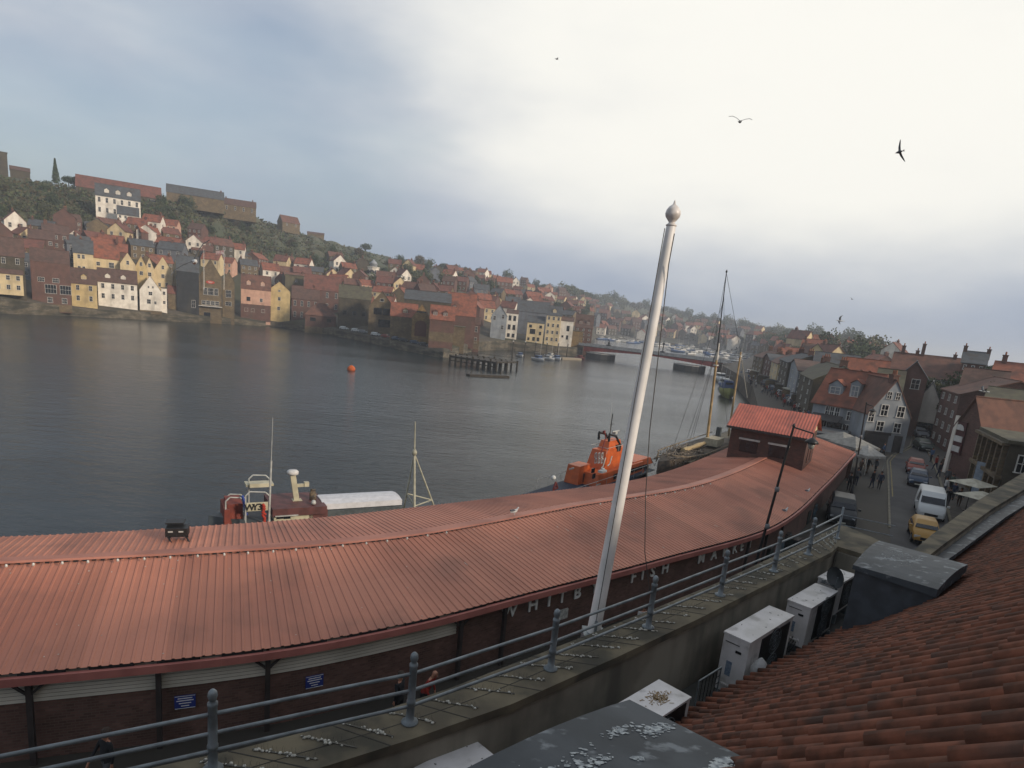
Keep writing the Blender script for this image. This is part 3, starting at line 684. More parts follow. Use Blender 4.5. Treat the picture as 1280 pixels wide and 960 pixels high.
# pipe bundle, satellite dish, bin on the gutter
c=G(949,838,10.45); B=MB(); q=random.Random(4)
secs=[]
for k in range(7):
    t=k/6; r_=.02+.16*math.sin(math.pi*min(1,t*1.05))**.6; secs.append([(r_*math.cos(6.283*i/10)*(1+.15*q.random()),r_*.8*math.sin(6.283*i/10)*(1+.15*q.random()),-.28+.56*t) for i in range(10)])
B.rev(secs); o=B.build('plastic_bundle',mat('white_plastic','#a7a7a5','#83837f',6,.5,.4),loc=c); tag(o,'crumpled white plastic bundle on the tiles beside the large air conditioner','plastic bag')
c=G(1044,722,11.2); sdh=thing('satellite_dish','dark round satellite dish in the corner of the roof gutter','satellite dish',c,R(200))
B=MB(); K=10; secs=[]
for k in range(5):
    r_=.28*k/4+.001; secs.append([(-.12+(r_/.28)**2*.12,r_*math.cos(6.283*i/18),r_*math.sin(6.283*i/18)) for i in range(18)])
B.rev(secs,cap=False); B.build('dish',mat('dark_dish','#2f3234','#3b3f41',3,.5),sdh)
B=MB(); B.tube((-.1,0,0),(-.14,0,-.75),.025); B.tube((-.1,0,-.25),(.35,0,-.1),.012); B.box((.36,0,-.08),(.08,.06,.08)); B.build('arm',mrail,sdh)
# steel mesh guard between units
c=G(872,862,10.5); gd=thing('mesh_guard','dark wire guard standing between the air conditioners','guard',(c.x,c.y,9.9),R(45)); B=MB()
for i in range(7): B.tube((i*.14,0,0),(i*.14,0,.75),.008,n=4)
for j in range(6): B.tube((0,0,j*.15),(.84,0,j*.15),.008,n=4)
B.build('mesh',macd,gd); B=MB(); B.tube((0,0,0),(0,0,.78),.016); B.tube((.84,0,0),(.84,0,.78),.016); B.tube((0,0,.78),(.84,0,.78),.016); B.build('frame',mrail,gd)
# ------------------------------------------------------------------ buildings
WN={'stone':'stone','brick':'brick','cream':'cream','darkstone':'dark stone','grey':'grey'}; RN={'dull':'red roofed','slate':'slate roofed','brown':'brown roofed','moss':'mossy roofed'}
WALL={'cream':('#c9b68f','#b7a582'),'white':('#ddd6c9','#c8c0b3'),'yellow':('#bda778','#a8946a'),'pink':('#c29a84','#b18b78'),'brick':('#6f4c42','#5a3e36'),
'stone':('#7d6c50','#645640'),'darkstone':('#57503f','#453f33'),'grey':('#8d9296','#7b8085'),'olive':('#5f5a45','#4e4a3a'),'black':('#2b2d30','#222426'),'slatewall':('#656970','#555960'),'sand':('#96794c','#7c643e')}
ROOF={'orange':('#86503b','#704435'),'red':('#70463a','#5e3c33'),'brown':('#5b443b','#4b3830'),'slate':('#4c5053','#404346'),'moss':('#55523f','#464335'),'dull':('#6c4a3c','#593d33')}
def wm(k):
    a,b=WALL[k]; br={'brick':(.24,.08,'#5a4a42'),'stone':(.7,.3,'#544b3b'),'darkstone':(.7,.3,'#3d382e'),'sand':(.7,.3,'#6d5a38')}.get(k)
    return mat('wall_'+k,a,b,.5,.9,.1,brick=br,streak=('#4a4438',.35,(1,1,.3),.35,.5,.7))
def rm(k):
    a,b=ROOF[k]; return mat('roof_'+k,a,b,.9,.85,.3,streak=('#3c322b',.5,(1,1,1),.6,.5,.68),det=7)
mframe=mat('window_frame_white','#c4c2bc','#b0aea8',2,.6); mdkframe=mat('window_frame_dark','#2e2c2b','#3a3735',2,.6); mpot=mat('chimney_pot','#8c5840','#74482f',3,.85)
_wc={}
def winmesh(w_,h_,st):
    k=(round(w_,2),round(h_,2),st)
    if k not in _wc:
        B=MB(); t=.09 if w_>.6 else .05; d=.10
        B.box((0,-.04,t/2),(w_+.16,d+.08,t)); B.box((0,-.03,h_-t/2),(w_,d,t)); B.box((-w_/2+t/2,-.03,h_/2),(t,d,h_-2*t)); B.box((w_/2-t/2,-.03,h_/2),(t,d,h_-2*t))
        if st!='plain':
            B.box((0,-.025,h_*.52),(w_-2*t,.05,.06)); n_=2 if w_<1.6 else 4
            for i in range(1,n_): B.box((-w_/2+w_*i/n_,-.025,h_/2),(.05,.05,h_-2*t))
        f=B.mesh('window',mdkframe if st=='dark' else mframe)
        B=MB(); B.box((0,-.005,h_/2),(w_-t,.02,h_-t)); _wc[k]=(f,B.mesh('pane',mglass))
    return _wc[k]
def addwin(parent,x,y,z,w_,h_,rz=0,st='sash'):
    f,p_=winmesh(w_,h_,st); o=bpy.data.objects.new('window',f); COL.objects.link(o); o.parent=parent; o.location=(x,y,z); o.rotation_euler.z=rz
    g=bpy.data.objects.new('pane',p_); COL.objects.link(g); g.parent=o; return o
def dorm(parent,x,y,z,w_,h_,rk,wk):
    B=MB(); B.box((x,y+.9,z+h_/2-.2),(w_,1.8,h_+.4),mi=0); 
    B.slab([(x-w_/2-.12,y-.15,z+h_),(x,y-.15,z+h_+w_*.42),(x,y+2.2,z+h_+w_*.42),(x-w_/2-.12,y+2.2,z+h_)],(0,0,.1),mi=1)
    B.slab([(x+w_/2+.12,y-.15,z+h_),(x+w_/2+.12,y+2.2,z+h_),(x,y+2.2,z+h_+w_*.42),(x,y-.15,z+h_+w_*.42)],(0,0,.1),mi=1)
    B.add([(x-w_/2,y,z+h_),(x+w_/2,y,z+h_),(x,y,z+h_+w_*.4)],[(0,1,2)],0)
    o=B.build('dormer',[wm(wk),rm(rk)],parent); f,p_=winmesh(w_*.75,h_*.8,'sash'); g=bpy.data.objects.new('window',f); COL.objects.link(g); g.parent=o; g.location=(x,y-.03,z+.1)
    return o
def bldg(name,label,cat,A,Bp,dep,z0,eh,rh,roof='side',wk='cream',rk='red',wins=(),chim=(),dorms=(),base=None,group=None,ov=.25,down=4,auto=None,side=None):
    A=Vector((A[0],A[1])); Bp=Vector((Bp[0],Bp[1])); d=Bp-A; W=d.length; rz=math.atan2(d.y,d.x)
    t=thing(name,label,cat,(A.x,A.y,z0),rz,group)
    B=MB(); B.box((W/2,dep/2,(eh-down)/2),(W,dep,eh+down))
    top=eh
    if roof=='side':
        for x in(0,W): B.add([(x,0,eh),(x,dep,eh),(x,dep/2,eh+rh)],[(0,1,2) if x else (0,2,1)])
    elif roof=='gable':
        for y in(0,dep): B.add([(0,y,eh),(W,y,eh),(W/2,y,eh+rh)],[(0,1,2) if y==0 else (0,2,1)])
    B.build('wall',wm(wk),t)
    if base:
        B=MB(); bh,bk=base; down=min(down,1.0); B.box((W/2,dep/2,(bh-down)/2),(W+.16,dep+.16,bh+down)); B.build('stone_base',wm(bk),t)
    B=MB(); o_=ov; th=.14
    if roof=='side':
        k=rh/(dep/2); ze=eh-o_*k
        B.slab([(-o_,-o_,ze),(W+o_,-o_,ze),(W+o_,dep/2,eh+rh),(-o_,dep/2,eh+rh)],(0,0,th)); B.slab([(-o_,dep/2,eh+rh),(W+o_,dep/2,eh+rh),(W+o_,dep+o_,ze),(-o_,dep+o_,ze)],(0,0,th))
        B.beam((-o_,dep/2,eh+rh+th),(W+o_,dep/2,eh+rh+th),.25,.12)
    elif roof=='gable':
        k=rh/(W/2); ze=eh-o_*k
        B.slab([(-o_,-o_,ze),(W/2,-o_,eh+rh),(W/2,dep+o_,eh+rh),(-o_,dep+o_,ze)],(0,0,th)); B.slab([(W/2,-o_,eh+rh),(W+o_,-o_,ze),(W+o_,dep+o_,ze),(W/2,dep+o_,eh+rh)],(0,0,th))
        B.beam((W/2,-o_,eh+rh+th),(W/2,dep+o_,eh+rh+th),.25,.12)
    elif roof=='hip':
        m=min(W,dep)/2; r1,r2=((m,dep/2),(W-m,dep/2)) if W>=dep else ((W/2,m),(W/2,dep-m)); z=eh+rh
        c=[(-o_,-o_,eh),(W+o_,-o_,eh),(W+o_,dep+o_,eh),(-o_,dep+o_,eh)]; a=(*r1,z); b=(*r2,z)
        if W>=dep: B.add(c+[a,b],[(0,1,5,4),(1,2,5),(2,3,4,5),(3,0,4),(3,2,1,0)])
        else: B.add(c+[a,b],[(0,1,4),(1,2,5,4),(2,3,5),(3,0,4,5),(3,2,1,0)])
    elif roof=='flat':
        B.box((W/2,dep/2,eh+.1),(W+.5,dep+.5,.3)); 
    r=B.build('roof',rm(rk),t)
    for (u,v,ch) in chim:
        B=MB(); zz=eh+rh; B.box((W*u,dep*v,zz-.6+ch/2),(.7,1.2,ch+1.6)); B.box((W*u,dep*v,zz+.25+ch),(.85,1.35,.18))
        for q_ in(-.35,0,.35): B.tube((W*u,dep*v+q_,zz+.3+ch),(W*u,dep*v+q_,zz+.85+ch),.13,.11,6,mi=1)
        B.build('chimney',[wm('brick'),mpot],r)
    for wn in wins:
        u,z,w_,h_=wn[:4]; st=wn[4] if len(wn)>4 else 'sash'; addwin(t,W*u,0,z,w_,h_,0,st)
    if auto: # rows, columns
        nr_,nc=auto; fh=eh/nr_
        for i in range(nr_):
            for j in range(nc): addwin(t,W*(j+.5)/nc,0,fh*i+fh*.32,min(1.1,W/nc*.45),fh*.5,0,'sash')
    if side:
        nr_,nc=side; fh=eh/nr_
        for i in range(nr_):
            for j in range(nc): addwin(t,W,dep*(j+.5)/nc,fh*i+fh*.32,.9,fh*.48,R(90),'sash')
    for (u,w_,h_) in dorms:
        k=rh/(dep/2); yy=dep*.14; dorm(t,W*u,yy,eh+yy*k-.1,w_,h_,rk,wk)
    t['_W']=W; return t
LAND=[]
def wb(name,label,x0,x1,yb,ye,yp,roof='side',wk='cream',rk='red',set=3,dep=9,yaw=0,cat='house',D=None,tilt=.1016,**k):
    xm=(x0+x1)/2; D0=D or (shore(xm)+set); A=PD(x0,yb,D0); Bq=PD(x1,yb+tilt*(x1-x0),D0)
    z0=A.z; eh=PD(x0,ye,D0).z-z0; rh=PD(xm,yp+0.0,D0).z-PD(x0,ye,D0).z-( -.0)
    yp_=yp; rh=max(.3,PD(xm,yp,D0).z-(z0+eh))
    if yaw: 
        c=(A+Bq)/2; v=Bq-A; v2=Matrix.Rotation(R(yaw),3,'Z')@v; A,Bq=c-v2/2,c+v2/2
    LAND.append((xm,(yb+ye)/2,name,label)); k.setdefault('down',4 if set>3.5 or D else max(.8,set+.3))
    return bldg(name,label,cat,A,Bq,dep,z0,eh,rh,roof,wk,rk,**k)
def g3(u0=.5,z=(1,4,7),w_=1.1,h_=1.4): return [(u0,zz,w_,h_) for zz in z]
# --- east side waterfront, left to right
wb('stone_house','tall dark stone house at the left edge of the far bank',-2,33,364,318,297,'side','darkstone','brown',auto=(3,2))
wb('cottage','low cream cottage with a red string of awning at the far left of the water',-8,30,364,340,337,'side','cream','brown',set=0,dep=3,auto=(2,3))
wb('brick_house','tall red brick riverside house with two wide white bay windows',41,90,384,326,312,'side','brick','brown',set=1,dep=9,wins=[(.25,9.2,2,1.6),(.62,9.2,2,1.6),(.48,5.3,3.4,3.2),(.86,5.3,3.4,3.2),(.45,2,1.6,2),(.82,2,1.6,2)],base=(1.6,'stone'),ov=.1)
wb('yellow_cottage','yellow two storey cottage between the red brick house and the white cottage',90,122,379,353,336,'side','yellow','brown',set=2,auto=(2,2),dorms=[(.5,1.8,1.3)])
wb('white_cottage','long white cottage with a brown roof left of the white gabled house',123,172,376,351,337,'side','white','brown',set=4,auto=(2,4),dorms=[(.25,1.8,1.1),(.65,1.8,1.1)])
wb('cream_house','cream rendered house with paired windows behind the yellow cottage',93,118,352,315,300,'side','cream','slate',set=18,dep=8,wins=[(.28,9,1,1.6),(.5,9,1,1.6),(.28,4.6,1,1.6),(.5,4.6,1,1.6)])
wb('orange_roofed_house','cream house under a steep bright orange roof behind the white cottage',117,150,352,321,298,'side','cream','orange',set=20,dep=11,wins=[(.2,6.5,1.3,1.5),(.7,6,1.8,2.2)],chim=[(.95,.3,.8)])
for i,(a,b,ye,yp,lab) in enumerate([(151,170,329,316,'leftmost of the cream gabled houses, beside the steep orange roof'),(170,184,333,320,'narrow cream gabled house, second from the left in the gabled row'),(182,193,335,322,'narrowest cream gabled house, in the middle of the gabled row'),(193,215,337,321,'widest cream gabled house, tall with three storeys of windows'),(216,228,334,321,'small cream gable at the right end of the gabled row')]):
    wb('gabled_house',lab,a,b,356+i*1.5,ye,yp,'gable','cream' if i!=1 else 'yellow','dull',set=14+i*.4,dep=8,group='row of cream gabled houses',wins=[(.5,8.2,1,1.6),(.5,4.6,1.3,1.6)]+([(.3,.9,1,1.6),(.7,1.2,1,1.6)] if i==3 else []),ov=.08)
wb('white_gabled_house','white gable fronted house standing at the water with a balcony',175,202,389,362,345,'gable','white','brown',set=0,dep=12,wins=[(.42,9.4,.6,.8),(.62,9.4,.6,.8),(.5,6.6,1.4,1.4),(.42,3.2,1.4,1.8),(.72,3.2,.9,1.2)],ov=.1,base=(.6,'stone'))
wb('white_annexe','small white flat roofed wing joined to the right of the white gabled house',202,209,389,360,358,'flat','white','slate',set=.5,dep=6,wins=[(.5,6.6,1,1.4),(.5,3,1,1.2)],ov=.05)
wb('pantiled_shed','small stone shed with a red pantile roof by the white gabled house',210,231,376,366,358,'side','stone','red',set=6,dep=5)
wb('black_boathouse','tall black timber boathouse with pale pipes beside the sandstone hall',221,249,392,338,320,'side','black','slate',set=3,dep=11,wins=[(.75,3,1.4,3.2),(.1,0,.1,0.1)],ov=.15)
wb('sandstone_hall','brown sandstone hall with a red oval sign, bay windows and a balcony over the water',249,277,402,345,324,'gable','stone','moss',set=0,dep=12,wins=[(.28,11.6,1.6,3),(.52,11.6,2.2,3),(.76,11.6,1.6,3),(.2,7.4,1.6,1.8),(.4,7.4,1.6,1.8),(.6,7.4,1.6,1.8),(.8,7.4,1.6,1.8),(.35,.8,2.6,3.4,'dark')],ov=.1)
hl=bpy.data.objects['sandstone_hall']; W_=hl['_W']
B=MB(); B.box((W_*.5,-.9,6.9),(W_*1.05,1.8,.25)); B.build('balcony',mframe,hl)
B=MB(); P=[(W_*.5+1.7*math.cos(6.283*i/20),-.12,17.0+.65*math.sin(6.283*i/20)) for i in range(20)]; B.slab(P,(0,.08,0)); sg=B.build('oval_sign',mat('sign_red','#b03a28','#a03423'),hl)
B=MB(); B.box((W_*.5,-.15,17.15),(1.9,.04,.18)); B.box((W_*.5,-.15,16.8),(1.3,.04,.16)); B.build('lettering',mframe,sg)
wb('sandstone_wing','narrow sandstone gabled wing with one tall window right of the red oval sign',278,293,403,352,339,'gable','stone','moss',set=.6,dep=9,wins=[(.5,11,2.2,3.2),(.5,7.4,2.6,1.8)],ov=.1)
for px in(255,280):
    c=PD(px,362,shore(px)-.4); t=thing('flagstaff','white flagstaff standing %s the red oval sign'%('left of' if px<260 else 'right of'),'flagpole',(c.x,c.y,c.z)); B=MB(); hh=PD(px,312,shore(px)).z-c.z; B.tube((0,0,0),(0,0,hh),.16,.09); B.build('staff',mframe,t)
    if px>260: B=MB(); B.slab([(0.05,0,hh-.3),(-3.6,0,hh-.9),(-3.6,0,hh-2.3),(.05,0,hh-1.9)],(0,.04,0)); B.build('flag',mat('pale_flag','#b8a9a4','#96595a',.8),t)
    else: B=MB(); B.lathe([(.05,0),(.12,.1),(.02,.24)],(0,0,hh)); B.build('truck',mframe,t)
wb('brick_cottage','brick and pink rendered cottage with two white dormers beside the yellow gable house',301,338,397,360,344,'side','pink','dull',set=2,dep=8,wins=[(.25,7.8,1.6,1.8,'dark'),(.68,7.8,1.2,1.6),(.18,3,1.5,1.6),(.4,3,1.5,1.6),(.75,3,1.5,1.6)],base=(6.4,'brick'),dorms=[(.25,1.8,1.5),(.72,1.8,1.5)],ov=.15)
wb('yellow_gable_house','tall plain yellow gable fronted house with three stacked windows',335,362,399,362,352,'gable','yellow','red',set=1,dep=12,wins=[(.5,13,1,.9),(.5,9,1.2,1.6),(.48,4.6,1.2,1.6)],ov=.12,side=(3,2))
wb('olive_tower_house','square olive rendered tower like house behind the yellow gable house',356,379,372,343,340,'flat','olive','moss',set=24,dep=8,wins=[(.6,8,1,1.2),(.6,4.4,1,1.2)])
wb('red_roofed_house','wide dark brick house with a red roof above the round ended quay shed',380,425,388,360,344,'side','brick','red',set=30,dep=11,auto=(2,4))
wb('brick_range','brown brick range with a row of small windows behind the quay shed',364,398,400,372,358,'side','brick','brown',set=16,dep=9,auto=(2,4),chim=[(.8,.5,.5)])
wb('quay_shed','small red brick shed with a hipped tile roof on a stone plinth at the water',381,419,416,393,379,'hip','brick','dull',set=-2,dep=9,wins=[(.25,5.4,2.4,1.6,'dark'),(.78,5.4,1.8,1.5,'dark')],base=(3.0,'stone'),ov=.5)
wb('stone_barn','long dark stone warehouse with a mossy grey roof on the quay',422,462,407,371,357,'side','darkstone','moss',set=14,dep=13,wins=[(.2,5,1.6,1.8,'dark'),(.5,5,1.6,1.8,'dark'),(.8,5,1.6,1.8,'dark')])
wb('stone_gable','stone gable fronted warehouse with a dark loading bay and a white plaque',460,491,411,382,364,'gable','stone','moss',set=11,dep=15,wins=[(.35,6,3.2,2.6,'dark'),(.72,6,3.2,2.6,'dark'),(.65,1.2,5,3,'dark'),(.5,11.2,1.6,1.2,'plain')])
wb('quay_workshop','stone quay workshop with an orange pantile roof, left of the sandstone portal',487,520,417,394,379,'side','stone','orange',set=8,dep=10,dorms=[(.55,1.9,1.3)])
wb('portal_gable','pointed sandstone gable with a big arched brown door',514,536,420,396,380,'gable','sand','dull',set=6.5,dep=10,wins=[(.5,8.6,3.4,.5,'dark')],ov=.05)
pg=bpy.data.objects['portal_gable']; W_=pg['_W']; B=MB(); a_=[(W_*.5+2.1*math.cos(math.pi*i/12),-.08,4.2+1.6*math.sin(math.pi*i/12)) for i in range(13)]+[(W_*.5-2.1,-.08,.2),(W_*.5+2.1,-.08,.2)]; B.slab(a_,(0,.1,0)); B.build('arched_door',mat('brown_door','#5a3326','#4a2a20'),pg)
wb('quay_cottages','brick and stone quay building with an orange roof, right of the sandstone portal',536,566,422,398,382,'side','brick','orange',set=8,dep=10,dorms=[(.2,1.7,1.3),(.62,1.7,1.3)],base=(2.2,'stone'))
wb('ruined_tower','square pale stone tower stump at the right end of the quay buildings',566,580,428,408,404,'flat','stone','moss',set=8,dep=6)
wb('grey_shed_roof','long low shed with a dark slate roof behind the orange roofed quay cottages',504,562,398,373,364,'side','darkstone','slate',set=30,dep=16)
wb('tall_orange_roof','tall steep bright orange roofed warehouse behind the jetty',556,592,420,392,366,'side','brick','orange',set=22,dep=14,dorms=[(.25,1.6,1.2)])
wb('brick_stub','brown brick store right of the pale tower stump',580,598,432,404,396,'side','brick','brown',set=8,dep=8,auto=(2,2),base=(2.5,'stone'))
ct=PD(466,351,430); clk=thing('clock_tower','white octagonal clock tower with a small dome among the red roofs','clock tower',(ct.x,ct.y,ct.z-6)); hh=PD(466,325,430).z-ct.z
B=MB(); B.lathe([(3.6,0),(3.6,6),(3.6,6+hh*.62),(4.0,6+hh*.64),(4.0,6+hh*.67),(2.6,6+hh*.68)],n=8); B.sm=[False]*len(B.sm); B.build('tower',wm('white'),clk)
B=MB(); B.lathe([(2.4,6+hh*.68),(2.4,6+hh*.80),(2.7,6+hh*.81),(2.0,6+hh*.9),(.9,6+hh*.97),(.1,6+hh*1.05)],n=12); B.build('dome',wm('grey'),clk)
for a in(-60,-105,-150,):
    B=MB(); c=Vector((math.cos(R(a+15))*3.45,math.sin(R(a+15))*3.45,6+hh*.42)); nv=Vector((c.x,c.y,0)).normalized(); B.tube(c,c+nv*.12,1.35,n=20); B.build('clock_face',mat('clock_dark','#20242a'),clk)
# --- white and cream houses behind the moored boats
wb('grey_blue_house','grey blue gable sided house joined to the bright white house above the moorings',612,631,424,393,381,'gable','grey','slate',set=12,dep=9,wins=[(.75,10,1.2,2),(.2,9,1.2,2),(.75,5,1.2,2)])
wb('bright_white_house','bright white flat fronted house with two columns of dark windows',630,645,424,391,387,'side','white','brown',set=11,dep=9,wins=[(.33,9.2,1.3,2.4,'dark'),(.72,9.2,1.3,2.4,'dark'),(.33,4.9,1.3,2.4,'dark'),(.72,4.9,1.3,2.4,'dark'),(.33,1.3,1.3,1.8,'dark'),(.72,1.3,1.3,1.8,'dark')],ov=.08)
wb('slate_roofed_hall','large dark slate roofed hall behind the white and cream moorings houses',644,684,412,388,376,'side','slatewall','slate',set=40,dep=12)
wb('cream_riverside_house','cream riverside house with a round brown patch and dark windows',657,678,427,402,395,'side','cream','slate',set=9,dep=9,wins=[(.2,7,1.3,1.4,'dark'),(.8,7,1.3,1.4,'dark'),(.35,4,2.6,2.4,'dark'),(.8,3.8,1.1,1.6,'dark'),(.45,.8,1.2,1.8,'dark'),(.72,.8,1.2,1.8,'dark'),(.15,.8,1,1.4,'dark')])
wb('tall_cream_house','tall cream house with a three storey glazed bay, fourth from the bridge',680,698,428,393,382,'side','cream','slate',set=9,dep=9,auto=(4,3),dorms=[(.5,1.8,1.3)])
wb('white_moorings_house','narrow white house with a dark cross shaped window, nearest white one to the bridge',698,714,429,400,396,'side','white','brown',set=8,dep=8,wins=[(.62,6.2,1.4,2.6,'dark'),(.62,2.2,1,2,'dark'),(.25,3,1,1,'dark')])
wb('brown_brick_house','dark brown brick house with small white windows right of the white moorings house',716,738,432,408,393,'side','brick','brown',set=12,dep=10,auto=(4,3),dorms=[(.3,2,1.4),(.72,2,1.4)])
wb('stone_quay_store','low golden stone store beside the dark brown brick house',712,727,432,413,411,'flat','sand','moss',set=4,dep=5)
# --- on the hill
wb('white_terrace','tall white terrace with slate roofs high on the green bank',120,176,268,243,232,'side','white','slate',D=390,dep=8,auto=(2,6),dorms=[(.25,2,1.4),(.5,2,1.4),(.75,2,1.4)],yaw=0)
wb('white_hill_house','white house with small square windows just under the white terrace',147,174,281,267,258,'side','white','slate',D=378,dep=8,auto=(2,4))
wb('long_red_roof','long low hilltop building with a red roof and three pale rooflights',95,202,243,232,225,'side','darkstone','red',D=432,dep=12,tilt=.145,wins=[(.42,1.6,3,1.2,'plain'),(.65,2,3,1.2,'plain'),(.9,2,3,1.2,'plain')])
wb('long_slate_roof','long low hilltop range with a dark slate roof right of the long red roof',208,280,248,239,234,'side','stone','slate',D=450,dep=10,tilt=.14,chim=[(.95,.5,.4)])
wb('hilltop_stone_house','stone hilltop house with chimneys at the end of the slate range',278,320,264,254,249,'side','stone','brown',D=470,dep=10,tilt=.14,auto=(1,4),chim=[(.1,.5,.6),(.9,.5,.6)])
wb('hilltop_gable_house','lone gabled house with a brown roof on the skyline right of the hilltop range',352,376,283,277,270,'side','stone','dull',D=530,dep=9,yaw=25,auto=(1,2))
wb('skyline_cottage','small low cottage on the skyline between the gabled house and the round tree',384,405,297,291,290,'side','stone','brown',D=570,dep=8)
wb('ruined_abbey_wall','tall ruined abbey wall rising at the left edge of the skyline',-30,11,222,184,182,'flat','darkstone','moss',D=470,dep=6,cat='ruin',wins=[(.3,9,2,8,'dark'),(.7,9,2,8,'dark')])
wb('churchyard_house','low dark hilltop building beside the ruined abbey wall',13,38,223,211,208,'side','darkstone','brown',D=450,dep=8)
# gull eye landmarks on the right bank
def rb(name,label,pA,pB,ye,yp,dep,roof='side',wk='cream',rk='red',z=4.5,D=None,cat='building',**k):
    if D: A=PD(*pA,D); Bq=PD(pB[0],pB[1],D); z0=A.z; 
    else: A=G(*pA,z); Bq=G(*pB,z); z0=z
    DA=math.hypot(A.x,A.y); Zt=PD(pA[0],ye,DA).z; M_=(A+Bq)/2
    if roof=='side' or roof=='hip': # ridge half the depth behind
        d=(Bq-A); d.z=0; nn=Vector((-d.y,d.x,0)).normalized()*dep/2; M2=M_+nn
    else: M2=M_
    xm=proj((M2.x,M2.y,Zt))[0]
    Zp=PD(xm,yp,math.hypot(M2.x,M2.y)).z
    LAND.append(((pA[0]+pB[0])/2,(pA[1]+ye)/2,name,label))
    return bldg(name,label,cat,A,Bq,dep,z0,Zt-z0,max(.3,Zp-Zt),roof,wk,rk,**k)
rb('grey_pub','grey gable fronted pub with white sash windows facing the street',(1075,561),(1128,567),515,475,10,'gable','grey','dull',wins=[(.40,6.7,.6,.95),(.60,6.7,.6,.95),(.36,4.5,.95,1.5),(.74,4.5,.95,1.5),(.09,3.6,.8,1.3),(.34,2.5,.95,1.35),(.74,2.5,.95,1.35)],ov=.12,chim=[(.5,.1,.4)])
pb=bpy.data.objects['grey_pub']; W_=pb['_W']; B=MB(); B.box((W_*.3,-.12,1.2),(W_*.55,.2,2.0)); B.build('shopfront',mdkframe,pb); B=MB(); B.box((W_*.82,-.06,1.1),(1.0,.1,2.2)); B.build('door',mdkframe,pb); B=MB(); B.box((W_*.32,-.2,2.3),(W_*.6,.1,.35)); B.build('fascia',mat('fascia_dark','#2a2524'),pb)
rb('shop_row','pale rendered shop building with an orange roof and grey dormer left of the grey pub',(1009,543),(1074,556),500,464,9,'side','grey','orange',wins=[(.38,3.0,.7,1.5),(.48,3.0,.7,1.5),(.30,3.0,.7,1.5),(.72,2.9,.8,1.3),(.88,2.9,.8,1.3),(.22,.6,1.6,1.8),(.46,.6,3,1.8,'dark'),(.70,.6,1.0,1.8),(.88,1.4,.8,1.3,'dark')],dorms=[(.3,1.9,1.3),(.66,1.3,1.9)],ov=.3)
sr=bpy.data.objects['shop_row']; W_=sr['_W']; B=MB(); B.slab([(W_*.05,-.3,3.2),(W_*.62,-.3,3.2),(W_*.62,-1.9,2.5),(W_*.05,-1.9,2.5)],(0,0,.12)); B.build('canopy',mdkframe,sr)
rb('orange_house','house with a broad orange roof and two skylights behind the shop row',(1045,510),(1098,520),482,449,12,'side','stone','orange',D=128,dorms=[(.4,1.6,1.2),(.6,1.6,1.2)])
rb('moss_roofed_house','dark moss green roofed house between the orange roof and the pub gable',(1086,520),(1118,526),488,462,11,'side','stone','moss',D=112)
rb('olive_hall','big plain olive rendered hall with a dark slate roof in the middle distance',(1003,520),(1058,530),462,442,16,'side','olive','slate',D=150)
rb('cream_gable_block','cream gable end standing above the olive hall roof',(1003,482),(1020,486),437,430,10,'gable','cream','slate',D=172)
rb('pediment_house','brick house with a white trimmed pediment and round window behind the pub',(1113,520),(1146,530),468,452,10,'gable','brick','slate',D=118,wins=[(.62,4.6,1.2,1.6)],ov=.35)
rb('white_gable_house','tall white gable house with a dark shopfront right of the grey pub',(1138,546),(1162,550),496,478,9,'gable','white','slate',D=121,wins=[(.5,.4,3.0,2.2,'dark')])
rb('brown_town_house','tall brown brick town house with narrow windows along the side street',(1162,551),(1183,566),484,474,12,'side','brick','dull',auto=(4,3))
rb('signboard_building','brick gable building with white bargeboards and three white sign panels',(1182,592),(1213,604),528,496,14,'gable','brick','dull',ov=.3)
sb=bpy.data.objects['signboard_building']; W_=sb['_W']; H_=1
B=MB(); B.box((W_*.16,-.12,4.2),(2.0,.1,3.6)); bo=B.build('sign_board',mat('maroon','#4a1c1a','#3d1716'),sb)
B=MB(); B.box((W_*.16,-.2,4.1),(1.7,.06,.62)); B.box((W_*.16,-.2,3.0),(1.6,.06,.62)); P=[(W_*.16+.75*math.cos(math.pi*i/8),-.2,5.05+.62*math.sin(math.pi*i/8)) for i in range(9)]; B.slab(P,(0,.05,0)); B.build('panel',mframe,bo)
B=MB(); B.box((-.05,-.1,3.2),(.5,.3,6.6)); B.build('corner_pillar',wm('white'),sb)
ks=bpy.data.objects['signboard_building']
rb('columned_building','large dark stone building with tall pale pilasters and a balustrade',(1209,612),(1240,640),534,530,14,'flat','darkstone','moss',wins=())
cb_=bpy.data.objects['columned_building']; W_=cb_['_W']; Zt=[c for c in cb_.children if c.name.startswith('wall')][0].bound_box[1][2]
for i in range(6):
    B=MB(); x=W_*(i+.3)/5.6; B.box((x,-.18,Zt*.22+.3),(.34,.36,Zt*.44)); B.box((x,-.18,Zt*.74),(.34,.36,Zt*.42)); B.build('pilaster',wm('stone'),cb_)
B=MB(); B.box((W_/2,-.25,Zt*.5),(W_,.5,Zt*.05)); B.box((W_/2,-.3,Zt*.97),(W_,.6,Zt*.04)); B.build('cornice',wm('stone'),cb_)
for i in range(5):
    for z in(Zt*.12,Zt*.6): addwin(cb_,W_*(i+.8)/5.6,-.02,z,.9,Zt*.28,0,'dark')
for i in range(6):
    for j,z in enumerate((Zt*.12,Zt*.6)): addwin(cb_,W_,14*(i+.5)/6,z,.9,Zt*.26,R(90),'sash')
rb('balustrade_roof_building','wide dark roofed block with a stone parapet behind the columned building',(1214,560),(1300,585),516,488,20,'side','darkstone','moss',D=93)
rb('red_brick_gable','dark red brick house with one white window under the trees',(1186,540),(1240,552),490,462,12,'side','brick','brown',D=112,wins=[(.45,4.2,1.2,1.8)])
